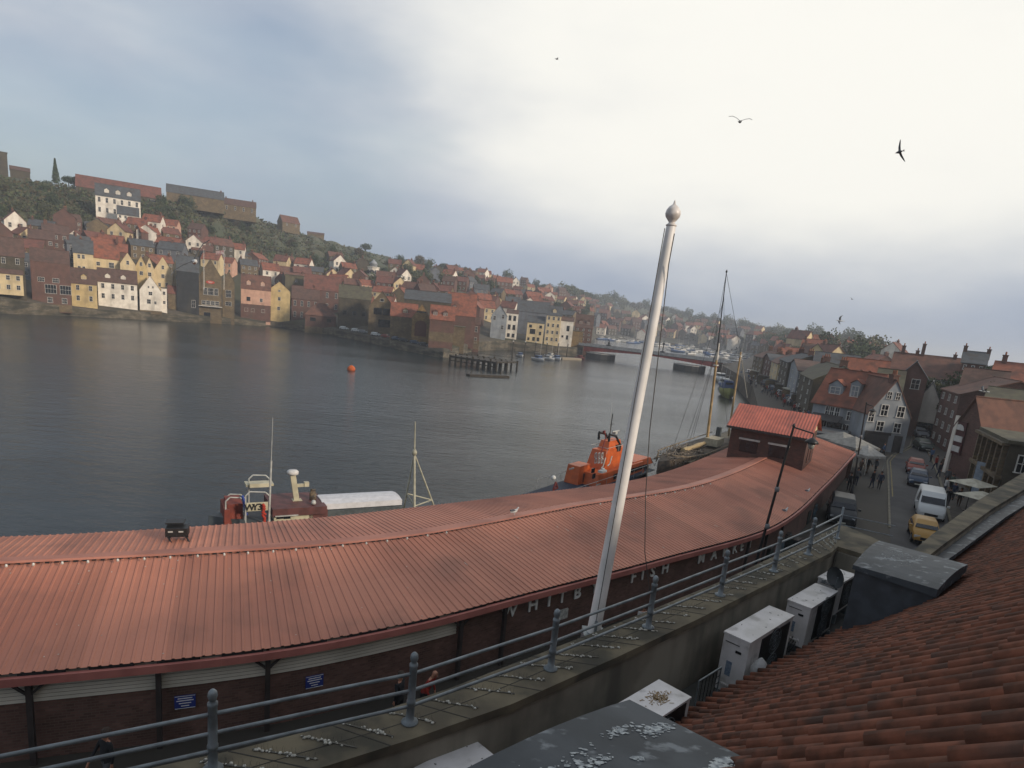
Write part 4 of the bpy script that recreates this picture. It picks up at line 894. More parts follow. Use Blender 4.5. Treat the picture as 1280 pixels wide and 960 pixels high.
rb('long_orange_roof','long orange roofed row running off the right edge of the skyline',(1228,508),(1330,525),484,456,16,'side','brick','orange',D=128,chim=[(.1,.5,.9),(.45,.5,.9),(.8,.5,.7)])
rb('skyline_orange_terrace','long skyline terrace with an orange roof and tall chimneys above the pub',(1106,490),(1190,505),466,444,14,'side','slatewall','dull',D=165,chim=[(.12,.5,1.4),(.34,.5,.6),(.42,.5,2.2),(.9,.5,.5)],auto=(3,6))
rb('skyline_slate_house','stone skyline house with a slate roof and a chimney at each end',(1193,490),(1222,497),452,440,10,'side','brick','slate',D=160,chim=[(.0,.5,.8),(1,.5,.5)],auto=(3,3))
rb('low_roof_store','grey flat roofed store beside the end of the market',(1012,556),(1044,562),541,538,7,'flat','slatewall','slate',wins=())
rb('red_tiled_lodge','small lodge with an orange tiled roof by the columned building',(1262,640),(1290,655),612,588,8,'side','stone','orange')
for j,(a_,b_,ye,yp,wk,rk,lab) in enumerate([((938,470),(949,475),446,439,'stone','dull','far end'),((949,474),(958,480),449,442,'brick','slate','second from far'),((958,479),(967,487),452,444,'cream','dull','third from far'),((968,486),(978,496),450,443,'darkstone','slate','fourth from far'),((979,494),(990,507),458,449,'grey','brown','fifth from far'),((990,505),(1007,523),466,455,'darkstone','moss','near end')]):
    rb('quayside_block','%s %s block at the %s of the right bank row'%(WN[wk],RN[rk],lab),a_,b_,ye-2,yp,9,'gable' if j in(1,4) else 'side',wk,rk,auto=(4,3),chim=[(.1,.5,.8),(.9,.5,.8)],group='blocks along the right bank')
# ------------------------------------------------------------------ generic town houses
def proto(wk,rk,W,dp,eh,rh,roof,nr_,nc,ch,dr=()):
    return bldg('house','house','house',(0,0),(W,0),dp,0,eh,rh,roof,wk,rk,auto=(nr_,nc),chim=ch,dorms=dr,down=5)
kinds=[('cream','orange',9,8,6,3,'side',2,3,[(.06,.5,.7)]),('brick','red',9,8,6.2,3,'side',2,3,[(.9,.5,.7)]),('brick','orange',12,8,6,3.2,'side',2,4,[(.05,.5,.7),(.95,.5,.7)]),('stone','red',8,8,6,3,'side',2,2,[(.1,.5,.7)]),
('white','orange',8,8,6,3,'side',2,2,[(.9,.5,.6)]),('cream','red',7,9,6,3.2,'gable',2,2,[(.5,.8,.6)]),('white','red',7,9,6.5,3.2,'gable',2,2,[(.5,.7,.6)]),('stone','slate',9,8,6,2.8,'side',2,3,[(.1,.5,.7)]),
('brick','brown',8,8,8,3,'side',3,3,[(.1,.5,.7)]),('darkstone','dull',10,8,6,3,'side',2,3,[(.92,.5,.7)]),('pink','orange',8,8,6,3,'side',2,3,[(.1,.5,.6)]),('brick','orange',7,9,6,3.3,'gable',2,2,[(.5,.85,.6)]),
('slatewall','slate',10,8,6,3,'side',2,3,[(.5,.5,.7)]),('stone','orange',9,7,5,3,'side',2,3,[(.9,.5,.7)])]
PR=[(k,proto(*k)) for k in kinds]
q=random.Random(21); placed=[]
occ=[(x,y) for x,y,_,_ in LAND]
def try_place(x0,x1,yf0,yf1,n,wts=None,sc=1,cam_yaw=25,mins=1):
    c=0; tries=0
    while c<n and tries<n*60:
        tries+=1; x=q.uniform(x0,x1); y=q.uniform(yf0(x),yf1(x))
        P_,D=T(x,y)
        if D>2500 or P_.z<2: continue
        s_=FPX*9/D*sc; ok=True
        for (a,b,ss) in placed:
            if abs(a-x)<(s_+ss)*.38*mins and abs(b-y)<max(3.2,(s_+ss)*.22)*mins: ok=False;break
        if not ok: continue
        for bx in BLD:
            if bx[0]-s_*.2<x<bx[1]+s_*.2 and bx[2]-2<y<bx[3]+4: ok=False;break
        if not ok: continue
        placed.append((x,y,s_)); k,pr_=q.choices(PR,wts)[0]; 
        a=math.atan2(P_.x,P_.y); rz=-a+R(q.uniform(-cam_yaw,cam_yaw))+ (0 if q.random()<.8 else R(90)*q.choice((-1,1)))
        W=k[2]; off=Matrix.Rotation(rz,3,'Z')@Vector((W/2,0,0)); s3=sc*q.uniform(.88,1.12)
        h=dup(pr_,(P_.x-off.x,P_.y-off.y,P_.z-.3),rz,scale=(s3,s3,s3*q.uniform(.9,1.15))); HOUSES.append((h,k,x,y)); c+=1
HOUSES=[]; BLD=[(90,176,240,285),(455,478,322,352)]
shr=lambda x:float(np.interp(x,[c[0] for c in TC],[c[2] for c in TC]))
twn=lambda x:float(np.interp(x,[c[0] for c in TC],[c[3][0] for c in TC]))
low=lambda x: float(np.interp(x,[-40,90,200,300,380,420,560,600,740],[350,345,345,350,375,395,400,405,412]))
wts=[3.2,2.4,2.2,2.6,2.8,2.6,2.2,2.4,2.6,3.4,1.4,1.2,1.6,2.2]
try_place(-20,420,lambda x:twn(x)+(4 if x<150 else 15),low,68,wts,cam_yaw=28)
try_place(420,745,lambda x:twn(x)-6,low,80,wts,cam_yaw=30)
try_place(560,745,lambda x:twn(x)-12,lambda x:twn(x)+12,22,wts,cam_yaw=30)
try_place(748,960,lambda x:np.interp(x,[740,850,960],[386,404,420]),lambda x:np.interp(x,[740,850,960],[419,427,444]),62,wts,sc=1.25,cam_yaw=40)
try_place(940,1110,lambda x:np.interp(x,[940,1000,1110],[425,436,450]),lambda x:np.interp(x,[940,1000,1110],[452,478,470]),34,wts,sc=1.1,cam_yaw=40)
print('houses',len(HOUSES))
for _,pr_ in PR:
    for c in list(pr_.children):
        for g in list(c.children): 
            bpy.data.objects.remove(g)
        bpy.data.objects.remove(c)
    bpy.data.objects.remove(pr_)
for o in bpy.data.objects:
    if '_W' in o: del o['_W']
# labels that place each house beside its nearest landmark
short={l[2]:l[2].replace('_',' ') for l in LAND}
rkn={'orange':'orange','red':'red','brown':'brown','slate':'slate','moss':'mossy','dull':'dull red'}
wkn={'cream':'cream','white':'white','brick':'brick','stone':'stone','darkstone':'dark stone','pink':'pink','slatewall':'grey','olive':'olive'}
from collections import defaultdict
used=defaultdict(list)
for h,k,x,y in HOUSES:
    b=min(LAND,key=lambda l:(l[0]-x)**2+((l[1]-y)*1.6)**2); dx=x-b[0]; dy=y-b[1]; dist=math.hypot(dx,dy)
    if x>748 and x<960: where='beyond the swing bridge'; 
    else:
        far=''
        if abs(dy)>abs(dx): where=far+('above' if dy<0 else 'below')+' the '+short[b[2]]
        else: where=far+('left of' if dx<0 else 'right of')+' the '+short[b[2]]
    form='gable fronted' if k[6]=='gable' else ('three storey' if k[7]==3 else ('long' if k[2]>=12 else 'two storey'))
    used[(f"{wkn[k[0]]} {form} {rkn[k[1]]} roofed house",where)].append((x,y,h))
ordn=['leftmost','second','third','fourth','fifth','sixth','seventh','eighth','ninth','tenth','eleventh','twelfth']
for (a,wh),lst in used.items():
    lst.sort(key=lambda t_:t_[0])
    for i,(x,y,h) in enumerate(lst):
        h['group']='houses climbing the hillsides' 
        if len(lst)==1: h['label']=f"{a} {wh}"
        elif len((a+wh).split())>10: h['label']=f"{a.replace('two storey ','')}, {ordn[i] if i<12 else 'last'}{' from left' if i else ''} {wh}"
        else: h['label']=f"{a}, {ordn[i] if i<12 else 'last'}{' from left' if i else ''} of {len(lst)} {wh}"
# ------------------------------------------------------------------ trees and scrub
def leafmat(nm,a,b): return mat(nm,a,b,.6,.9,lo=.3,hi=.7,det=2)
ML=[leafmat('leaf_dark','#2c3a22','#3d4a2a'),leafmat('leaf_olive','#444a2c','#57583a'),leafmat('leaf_brown','#54492f','#3f3a28')]
mbark=mat('bark','#4a4036','#35302a',2,.95)
def crown(B,c,r,n,qq,leaf):
    lobes=[(Vector((qq.gauss(0,.34),qq.gauss(0,.34),qq.gauss(-.05,.33))),qq.uniform(.4,.7)) for _ in range(11)]
    for _ in range(n):
        lc,lr=qq.choice(lobes); v=Vector((qq.gauss(0,1),qq.gauss(0,1),qq.gauss(0,1))).normalized()*lr*qq.uniform(.55,1.05)
        p=Vector(c)+Vector(((lc.x+v.x)*r[0],(lc.y+v.y)*r[1],(lc.z+v.z)*r[2])); a=Vector((qq.gauss(0,1),qq.gauss(0,1),qq.gauss(0,1))).normalized(); b=a.orthogonal().normalized(); e=a.cross(b)
        s_=leaf*qq.uniform(.6,1.4); B.add([p+b*s_,p+e*s_*.8,p-b*s_*.9,p-e*s_*.7],[(0,1,2,3)])
def treeproto(sd_,h,rx,nleaf,leaf,m_):
    qq=random.Random(sd_); t=thing('tree','tree','tree'); B=MB(); crown(B,(0,0,h*.55),(rx*1.05,rx*1.05,h*.46),nleaf,qq,leaf); B.build('crown',m_,t)
    B=MB(); B.tube((0,0,-1),(0,0,h*.5),.05*h,.025*h,7)
    for i in range(5):
        a=i*1.3; B.tube((0,0,h*.3+i*.04*h),(math.cos(a)*rx*.6,math.sin(a)*rx*.6,h*(.6+.04*i)),.02*h,.006*h,5)
    B.build('trunk',mbark,t); return t
TPR=[treeproto(1,7,3.2,900,.36,ML[0]),treeproto(2,8,3.6,1000,.38,ML[1]),treeproto(3,6,3.4,800,.36,ML[2]),treeproto(4,9,3.4,1000,.38,ML[0]),treeproto(6,7,3.8,5200,.17,ML[0]),treeproto(7,6,3.8,4600,.16,ML[1])]
q=random.Random(5); TREES=[]
def tree_at(x,y,sc=1,k=None,D=None):
    if D: P_=PD(x,y,D)
    else: P_,D=T(x,y)
    pr_=TPR[k if k is not None else q.randrange(4)]; TREES.append((dup(pr_,(P_.x,P_.y,P_.z-.3),q.uniform(0,6),scale=(sc*q.uniform(.9,1.15),sc*q.uniform(.9,1.15),sc*q.uniform(.8,1.15))),x,y,sc))
ridge=lambda x:float(np.interp(x,[c[0] for c in TC]+[1000,1060,1110],[c[4][0] for c in TC]+[423,433,447]))
for _ in range(60):  # cliff under the hilltop
    x=q.uniform(0,420); y=q.uniform(ridge(x)+10,twn(x)+4)
    if 112<x<180 and y<284: continue
    tree_at(x,y,q.uniform(.55,1.05))
for _ in range(70):
    x=q.uniform(480,745) if q.random()<.6 else q.uniform(420,745); y=q.uniform(ridge(x)+3,twn(x)+16); tree_at(x,y,q.uniform(.7,1.2))
x=500
while x<1105:  # skyline wood
    tree_at(x,ridge(x)+1.8+(1 if x<700 else 1.2),q.uniform(.8,1.6)*(1 if x<700 else 1.7)); x+=q.uniform(3.5,8) if x>640 else q.uniform(12,26)
for _ in range(90):
    x=q.uniform(760,1090); y=ridge(x)+q.uniform(3,26); tree_at(x,y,q.uniform(1.0,1.7))
tree_at(457,315,1.5,0,D=640); tree_at(508,327,.5,0,D=680)
for x,y,s_ in((70,223,1.3),(86,225,.9),(93,226,1.0),(103,228,.8),(60,232,.8)): tree_at(x,y+7,s_,0,D=440)
sp=TREES[-5]
# spire-like dark conifer on the skyline
bpy.data.objects.remove(sp[0].children[0]); 
for c in list(sp[0].children): bpy.data.objects.remove(c)
P_=sp[0].location.copy(); bpy.data.objects.remove(sp[0]); TREES.remove(sp)
ty=thing('conifer','tall narrow dark conifer on the skyline left of the long red roof','tree',P_); B=MB(); qq=random.Random(8)
for i in range(900):
    z=qq.random(); rr=(1-z)*2.0*qq.uniform(.3,1)+.1; a=qq.random()*6.28; p=Vector((rr*math.cos(a),rr*math.sin(a),1+z*12)); b=Vector((qq.gauss(0,1),qq.gauss(0,1),qq.gauss(0,1))).normalized()*.35; e=b.orthogonal()*.8; B.add([p+b,p+e,p-b,p-e],[(0,1,2,3)])
B.build('crown',ML[0],ty); B=MB(); B.tube((0,0,-1),(0,0,11),.25,.05); B.build('trunk',mbark,ty)
# dark trees among the right bank roofs
for x,y,s_,D in((1166,512,.8,125),(1180,512,.95,127),(1196,514,1.05,124),(1212,514,.95,121),(1228,520,.9,118),(1150,500,.7,135),(1242,526,.8,112),(1204,528,.8,115),(976,512,.6,190),(1098,508,.7,135),(1236,470,.35,160),(1266,474,.35,160)): tree_at(x,y,s_,q.choice((4,4,5)),D=D)
for pr_ in TPR:
    for c in list(pr_.children): bpy.data.objects.remove(c)
    bpy.data.objects.remove(pr_)
ut=defaultdict(list)
for t_,x,y,s_ in TREES:
    b=min(LAND,key=lambda l:(l[0]-x)**2+((l[1]-y)*1.6)**2); dx=x-b[0]; dy=y-b[1]
    size='small' if s_<.8 else ('large' if s_>1.25 else 'bushy')
    rel=('above' if dy<0 else 'below') if abs(dy)>abs(dx) else ('left of' if dx<0 else 'right of')
    if x>745 and x<1000: wh='on the wooded far hill'; 
    else: wh=f"{rel} the {short[b[2]]}"
    ut[(size,wh)].append((x,t_))
for (sz,wh),lst in ut.items():
    lst.sort(key=lambda a:a[0]); n_=len(lst)
    for i,(x,t_) in enumerate(lst):
        t_['group']='trees on the hills and among the roofs'
        if n_==1: t_['label']=f"{sz} dark tree {wh}"
        elif n_<=12: t_['label']=f"{sz} tree {wh}, {ordn[i]}{' from left' if i else ''} of {n_}"
        else: t_['label']=f"{sz} tree {wh}, {i+1 if True else 0}{'st' if i%10==0 and i!=10 else 'nd' if i%10==1 and i!=11 else 'rd' if i%10==2 and i!=12 else 'th'} from left"
# scrub: low bushes one could not count
B=MB(); qq=random.Random(12)
for _ in range(5200):
    x=qq.uniform(-20,1090) if qq.random()<.45 else qq.uniform(-20,470); r_=ridge(x); 
    y=qq.uniform(r_+1,twn(x)+14) if x<745 else qq.uniform(r_+1,min(r_+32,452))
    P_,D=T(x,y)
    if D>2000: continue
    for _k in range(5 if D<800 else 3):
        p=P_+Vector((qq.gauss(0,1.2),qq.gauss(0,1.2),qq.uniform(0,1.6))); s_=.8*qq.uniform(.5,1.4)*(1 if D<800 else 1.8)
        a=Vector((qq.gauss(0,1),qq.gauss(0,1),qq.gauss(0,1))).normalized(); b=a.orthogonal().normalized()*s_; e=a.cross(b.normalized())*s_; B.add([p+b,p+e*.8,p-b*.9,p-e*.7],[(0,1,2,3)],qq.randrange(3))
tag(B.build('scrub',ML),'low dark scrub and bushes covering the green hillside','scrub',kind='stuff')
# ------------------------------------------------------------------ swing bridge
bl=G(733,446,0); br=G(899,468,0); 
zl=PD(733,432,math.hypot(bl.x,bl.y)).z; zdk=5.2
d=(br-bl); Lb=d.length; rz=math.atan2(d.y,d.x); bt=thing('swing_bridge','low dark red steel swing bridge crossing the river on round piers','bridge',(bl.x,bl.y,0),rz)
mred=mat('bridge_red','#93352c','#782a23',.6,.6); mrailw=mat('bridge_rail_pale','#aeaca8','#979592',.8,.6); mpier=mat('pier_dark','#2e2f2f','#252626',.8,.9)
B=MB(); K=40
for s0,s1 in((0,.48),(.485,1)):
    for k in range(K//2):
        a=s0+(s1-s0)*k/(K//2); b=s0+(s1-s0)*(k+1)/(K//2); ce=(a+b)/2; hh=.7+1.7*abs(2*ce-1)**1.6 
        B.box((Lb*ce,0,zdk-hh/2),(Lb*(b-a),8,hh))
B.build('girder',mred,bt)
B=MB(); B.box((Lb/2,0,zdk+.1),(Lb+8,8.4,.2)); B.build('deck',mat('deck_grey','#4f4e4c'),bt)
for y in(-4.1,4.1):
    B=MB(); B.box((Lb/2,y,zdk+.8),(Lb+6,.05,1.0)); 
    for k in range(int(Lb/2.5)): B.box((k*2.5,y,zdk+.7),(.12,.12,1.1))
    B.box((Lb/2,y,zdk+1.3),(Lb+6,.12,.1)); B.build('parapet',mrailw,bt)
for u in(.115,.79):
    B=MB(); pts_=[(Lb*u+9*math.cos(a)*.8*(1+.4*0),6.5*math.sin(a)) for a in [6.283*i/16 for i in range(16)]]; B.prism(pts_,-2,2.3); p_=B.build('pier',mpier,bt); B=MB(); B.prism([(x*1.0,y*1.0) for x,y in pts_],2.3,2.6); B.build('pier_cap',mrailw,p_)
for u,h in((.19,2.6),(.60,5.2)):
    B=MB(); B.box((Lb*u,-3,zdk+1.0),(1.8,1.8,2.0)); B.tube((Lb*u,-3,zdk+2),(Lb*u,-3,zdk+h+1.5),.28,.12); B.box((Lb*u,-3,zdk+h),(.9,.7,1.0)); B.build('control_tower',mpier,bt)
# ------------------------------------------------------------------ timber jetty, walls, buoy
mtim=mat('old_timber','#3f392f','#2d2822',1.2,.95,.3); 
j0=G(562,455,0); j1=G(620,464,0); dj=j1-j0; jt=thing('timber_jetty','old timber jetty on tall piles sticking out in front of the orange roofed warehouse','jetty',(j0.x,j0.y,0),math.atan2(dj.y,dj.x)); Lj=dj.length
B=MB(); B.box((Lj/2,6,2.5),(Lj,13,.4)); B.build('deck',mtim,jt)
for i in range(9):
    for y in(0,6,12): B=MB(); B.tube((Lj*i/8,y,-2),(Lj*i/8,y,2.8+(.5 if i%3==1 else .1)),.32); B.build('pile',mtim,jt)
for z in(1.2,2.2): B=MB(); B.beam((0,0,z),(Lj,0,z),.2,.25); B.build('cross_beam',mtim,jt)
for y in(0,12.2): B=MB(); B.path([(0,y,3.6),(Lj,y,3.6)],.06); B.build('handrail',mtim,jt)
p0=G(585,470,0); p1=G(634,472,0); dj=p1-p0; pn=thing('floating_pontoon','low floating pontoon moored at the foot of the timber jetty','pontoon',(p0.x,p0.y,0),math.atan2(dj.y,dj.x)); B=MB(); B.box((dj.length/2,0,.25),(dj.length,2.2,.6)); B.build('deck',mtim,pn); B=MB()
for i in range(4): B.tube((dj.length*(i+.5)/4,1.2,-1),(dj.length*(i+.5)/4,1.2,1.4),.15)
B.build('mooring_posts',mtim,pn)
p0=G(700,449,0); p1=G(724,450,0); dj=p1-p0; pn=thing('landing_pontoon','pale landing pontoon beside the small boats near the bridge','pontoon',(p0.x,p0.y,0),math.atan2(dj.y,dj.x)); B=MB(); B.box((dj.length/2,0,.4),(dj.length,3,.8)); B.build('deck',mat('pale_timber','#8d8270'),pn); B=MB(); B.path([(0,1.2,1.6),(dj.length,1.2,1.6)],.06); B.build('handrail',mtim,pn)
for i,px in enumerate((640,655,668,682,696,708)): 
    c=G(px,446,0); t=thing('mooring_pile','tall timber mooring pile %s in the row before the white houses'%('leftmost' if i==0 else ordn[i]+' from left'),'mooring pile',(c.x,c.y,-2),0,'mooring piles before the white houses'); B=MB(); B.tube((0,0,0),(.1,0,8.2),.28,.22); B.build('pile',mtim,t); B=MB(); B.lathe([(.3,8.0),(.3,8.3),(.05,8.6)]); B.build('cap',mrailw,t)
# second row of waterside objects: parked cars on the barn quay come later
c=G(439,463,0); by=thing('buoy','orange mooring buoy floating alone in the harbour','buoy',(c.x,c.y,0)); B=MB(); B.lathe([(.1,-.3),(.75,-.2),(1.0,.25),(.8,.8),(.35,1.15),(.12,1.25)],n=16); B.build('float',mat('buoy_orange','#b5561c','#9a4718'),by); B=MB(); B.tube((0,0,1.2),(0,0,1.8),.06); B.lathe([(.16,1.8),(.16,2.0)],n=8); B.build('ring',mpost,by)
# ------------------------------------------------------------------ small boats
mhw=mat('hull_white','#c3c3c0','#a9a9a6',1,.4); mhb=mat('hull_blue','#2d4f7c','#26446c',1,.4); mhr=mat('hull_red','#7a2a22','#6a241e',1,.5); mcab=mat('cabin_white','#cfcfcb','#b8b8b4',2,.4)
def hull(L_,W_,H_,fl=.25,bowz=.35,n=9,draft=.5):
    secs=[]
    for k in range(n):
        t=k/(n-1); x=(t-.5)*L_; w_=W_/2*(math.sin(math.pi*min(1,(t*.75+.25)))**.6 if t<.999 else .04); w_=max(.03,w_ if t>0.0 else W_/2*.75)
        w_=W_/2*min(1,.78+.5*t)*(1-max(0,(t-.55)/.45)**2.2*.97); z=H_*(1+bowz*t*t)
        secs.append([(x,-w_,z),(x+ (L_*.03 if t>.9 else 0)*0,-w_*(1-fl*.6),z*.35),(x-(.02*L_ if t>.8 else 0),-w_*.35,-draft*.6),(x-(.04*L_ if t>.8 else 0),0,-draft),(x-(.02*L_ if t>.8 else 0),w_*.35,-draft*.6),(x,w_*(1-fl*.6),z*.35),(x,w_,z)])
    return secs
def small_boat(label,loc,rz,hm,L_=6,mast=0,cover=None,group='small boats in the river'):
    t=thing('small_boat',label,'boat',loc,rz,group); B=MB(); B.rev(hull(L_,L_*.36,L_*.14)); B.build('hull',hm,t)
    B=MB(); B.box((-.02*L_,0,L_*.19),(L_*.34,L_*.24,L_*.16)); B.box((-.02*L_,0,L_*.275),(L_*.38,L_*.27,L_*.02)); c=B.build('cabin',cover or mcab,t); B=MB(); B.box((-.02*L_,0,L_*.22),(L_*.345,L_*.245,L_*.05)); B.build('window',mglass,c)
    if mast: B=MB(); B.tube((.12*L_,0,L_*.1),(.12*L_,0,mast),.07,.04); B.tube((.12*L_,0,L_*.42),(-.4*L_,0,L_*.38),.06); B.build('mast',mrailw,t)
    return t
for i,(x,y,L_,hm,ms,cv,lab) in enumerate([(650,446,6,mhw,0,mhb,'white open boat furthest left of the moored boats'),(673,451,7.5,mhw,9,mhb,'white sailing boat with a blue cover, nearest in the moorings'),(686,450,6,mhw,0,None,'small white motor boat between the blue covered one and the yacht'),(696,450,7,mhw,11,mhb,'white yacht with a tall mast beside the landing pontoon'),(725,449,6,mhr,0,mhr,'little red boat right of the landing pontoon'),(688,446,6,mhw,8,None,'pale yacht tucked behind the white motor boat')]):
    c=G(x,y,0); small_boat(lab,(c.x,c.y,0),R(-70+ (i%3)*14),hm,L_,ms,cv)
sbp=[small_boat('x',(0,0,0),0,mhw,8,0),small_boat('x',(0,0,0),0,mhw,9,12),small_boat('x',(0,0,0),0,mhb,9,10),small_boat('x',(0,0,0),0,mhw,7,0,mhb)]
q=random.Random(31); nb=0; used_px=[]; MBO=[]
while nb<72:
    x=q.uniform(745,962); lo_=np.interp(x,[745,850,900,960],[421.5,432.5,438,447]); hi_=np.interp(x,[745,830,862,900,960],[424.5,435,446,455,466]); y=lo_+(hi_-lo_)*q.random()
    if any(abs(a-x)<4.5 and abs(b-y)<1.8 for a,b in used_px): continue
    used_px.append((x,y)); c=G(x,y,0) 
    if c.length>1500 or c.y<330: 
        pass
    k=q.randrange(4); nm=('white motor cruiser','white masted yacht','blue masted yacht','white boat with blue cover')[k]; MBO.append((x,nm,dup(sbp[k],(c.x,c.y,0),q.uniform(-.6,.6)+R(q.choice((20,200))),scale=(1.25,)*3))); nb+=1
ub=defaultdict(list)
for x,nm,o in MBO: ub[nm].append((x,o))
for nm,lst in ub.items():
    lst.sort(key=lambda a:a[0])
    for i,(x,o) in enumerate(lst):
        o['group']='boats in the marina beyond the bridge'
        pos='behind the bridge left half' if x<810 else ('beside the flagpole line' if x<835 else ('behind the bridge right half' if x<885 else 'behind the two masted ship'))
        cnt=[a for a in lst if (a[0]<810)==(x<810) and (a[0]<835)==(x<835) and (a[0]<885)==(x<885)]; j=cnt.index((x,o))
        o['label']=f"{nm} {pos}" + (f", {ordn[min(j,11)]}{' from left' if j else ''} of {len(cnt)}" if len(cnt)>1 else '')
for b in sbp:
    for c in list(b.children):
        for g in list(c.children): bpy.data.objects.remove(g)
        bpy.data.objects.remove(c)
    bpy.data.objects.remove(b)
# ------------------------------------------------------------------ vessels close by
def frame(pa,pb,z):       # upright frame through two picture points at one level
    A=G(*pa,z); Bq=G(*pb,z); d=(Bq-A).to_2d(); L_=d.length; x=d/L_; y=Vector((-x.y,x.x)); rz=math.atan2(x.y,x.x)
    def f(px,py,off=0):
        r=ray(px,py); den=r.x*y.x+r.y*y.y; t=((A.x*y.x+A.y*y.y)+off)/den; P_=Vector((r.x*t,r.y*t,CZ+r.z*t)); u=(P_.x-A.x)*x.x+(P_.y-A.y)*x.y
        return Vector((u,off,P_.z))
    return Vector((A.x,A.y,0)),rz,L_,f
mcrm=mat('boat_cream','#b9b39a','#a39d86',2,.5); mrb=mat('boat_redbrown','#5d3533','#4a2a28',2,.6); morg=mat('lifeboat_orange','#bf5a24','#a94e20',1.5,.45); mtube=mat('pale_tube','#b3b3ae','#9b9b96',3,.4)
c0,rz,L_,f=frame((277,652),(545,634),2.4)
fbt=thing('fishing_boat','moored fishing boat with red brown wheelhouse roof, dome radar and long white hold cover','boat',(c0.x,c0.y,0),rz)
B=MB(); H=hull(L_+1.5,4.6,2.3,bowz=.25); B.rev([[(-(x)+L_/2,y,z) for x,y,z in s_][::-1] for s_ in H]); B.build('hull',mat('hull_dark_grey','#3d4345','#303537',1,.5),fbt)
B=MB(); B.box((L_/2,0,2.2),(L_-1,3.6,.1)); B.build('deck',mat('deck_worn','#5c5850','#4a463f'),fbt)
# wheelhouse
p0=f(338,640); p1=f(398,634); zt=f(350,634).z; B=MB(); B.box(((p0.x+f(362,640).x)/2+.6,0,(2.2+zt)/2),(f(366,640).x-p0.x+1,2.8,zt-2.2)); wh=B.build('wheelhouse',mcrm,fbt)
for px in(348,357): B=MB(); q_=f(px,644,-1.42); B.box((q_.x+.1,-1.42,q_.z),(.42,.04,.5)); B.build('window',mglass,wh)
B=MB(); B.box(((p0.x+p1.x)/2,0,zt+.18),(p1.x-p0.x+.3,3.4,.5)); B.box((f(392,634).x,0,zt-.35),(1.2,2.8,.9)); B.build('cabin_roof',mrb,fbt)
B=MB(); B.beam((p0.x,-1.75,zt-.02),(f(362,640).x+.2,-1.75,zt-.02),.06,.07); B.build('roof_trim',mtube,fbt)
# radar mast
a=f(371,628); b=f(366,594); B=MB(); B.beam(a,b,.28,.34); B.box(a,(.6,.5,.4)); B.beam(f(369,607),f(384,606),.16,.2); B.box(f(383,605),(.3,.3,.3)); rm_=B.build('radar_mast',mcrm,fbt); B=MB(); q_=f(366,591); B.lathe([(.2,-.12),(.36,-.08),(.38,.08),(.28,.18),(.05,.2)],q_,14); B.build('radar_dome',mat('radome','#c6c4c0'),fbt)
B=MB(); q_=f(391,621); B.lathe([(.22,-.3),(.22,.35),(.17,.36),(.17,.5),(.2,.52)],q_,12); B.build('funnel',mat('funnel_tan','#77664f','#3c3733',3),fbt); B=MB(); B.lathe([(.02,-.15),(.15,-.1),(.17,0),(.12,.12),(.02,.17)],f(392,628,-1.2),10); B.build('lamp',mtube,fbt)
# tubular gantry at the stern with the number board
def hoop(x0,x1,yb,yt,off):
    a=f(x0,yb,off); b=f(x0,yt,off); c_=f(x1,yt,off); d_=f(x1,yb,off); B=MB(); k=.25
    B.path([a,Vector((b.x,off,b.z-k)),Vector((b.x+k,off,b.z)),Vector((c_.x-k,off,c_.z)),Vector((c_.x,off,c_.z-k)),d_],.045,6); return B.build('gantry',mtube,fbt)
hoop(282,306,655,622,-1.0); hoop(307,337,655,615,-1.6); hoop(311,337,640,594,1.2); hoop(282,306,655,618,1.4)
B=MB(); B.tube(f(336,655,-1.6),f(339,576,-1.6),.07,.06); B.tube(f(339,576,-1.6),f(341,522,-1.6),.025,.012); B.build('aerial',mtube,fbt)
q0=f(308,634,-1.65); q1=f(335,634,-1.65); B=MB(); B.box(((q0.x+q1.x)/2,-1.65,q0.z),(q1.x-q0.x,.05,.55)); nb_=B.build('number_board',mcrm,fbt)
for ch,px in zip('WY3',(312,319,325)):
    q_=f(px,638.5,-1.7); glyph(ch,.40,nb_,(q_.x,-1.69,q0.z-.2),0,mat('black_letter','#1b1b1c'))
B=MB(); B.box((f(309,603,1.2).x+.7,1.0,f(309,604,1.2).z),(1.7,.9,.14)); B.box((f(322,609,1.2).x,.6,f(322,609).z),(1.2,.5,.25)); B.build('net_drum',mcrm,fbt)
B=MB(); B.box((f(292,640).x,.2,f(292,638).z),(.9,1.9,1.3)); B.box((f(279,640).x+.1,0,f(279,640).z),(.3,2.4,1.0)); B.build('net_bin',mat('rust_red','#7d3a2c','#6a3027',2),fbt)
B=MB(); qq=random.Random(3)
for i in range(6): B.tube(f(303+i*.8,620+i*4,-.9),f(306+i*.6,628+i*3,-1.3),.09,.06,6)
B.build('blue_net',mat('net_blue','#22397f','#33478a',8),fbt)
B=MB()
for i in range(7): B.tube(f(329+qq.uniform(-1.5,1.5),630+i*3.2,-1.75),f(331+qq.uniform(-2,2),634+i*3.2,-1.8),.1,.08,6)
B.build('red_oilskin',mat('oilskin_red','#b03422','#982d1e'),fbt)
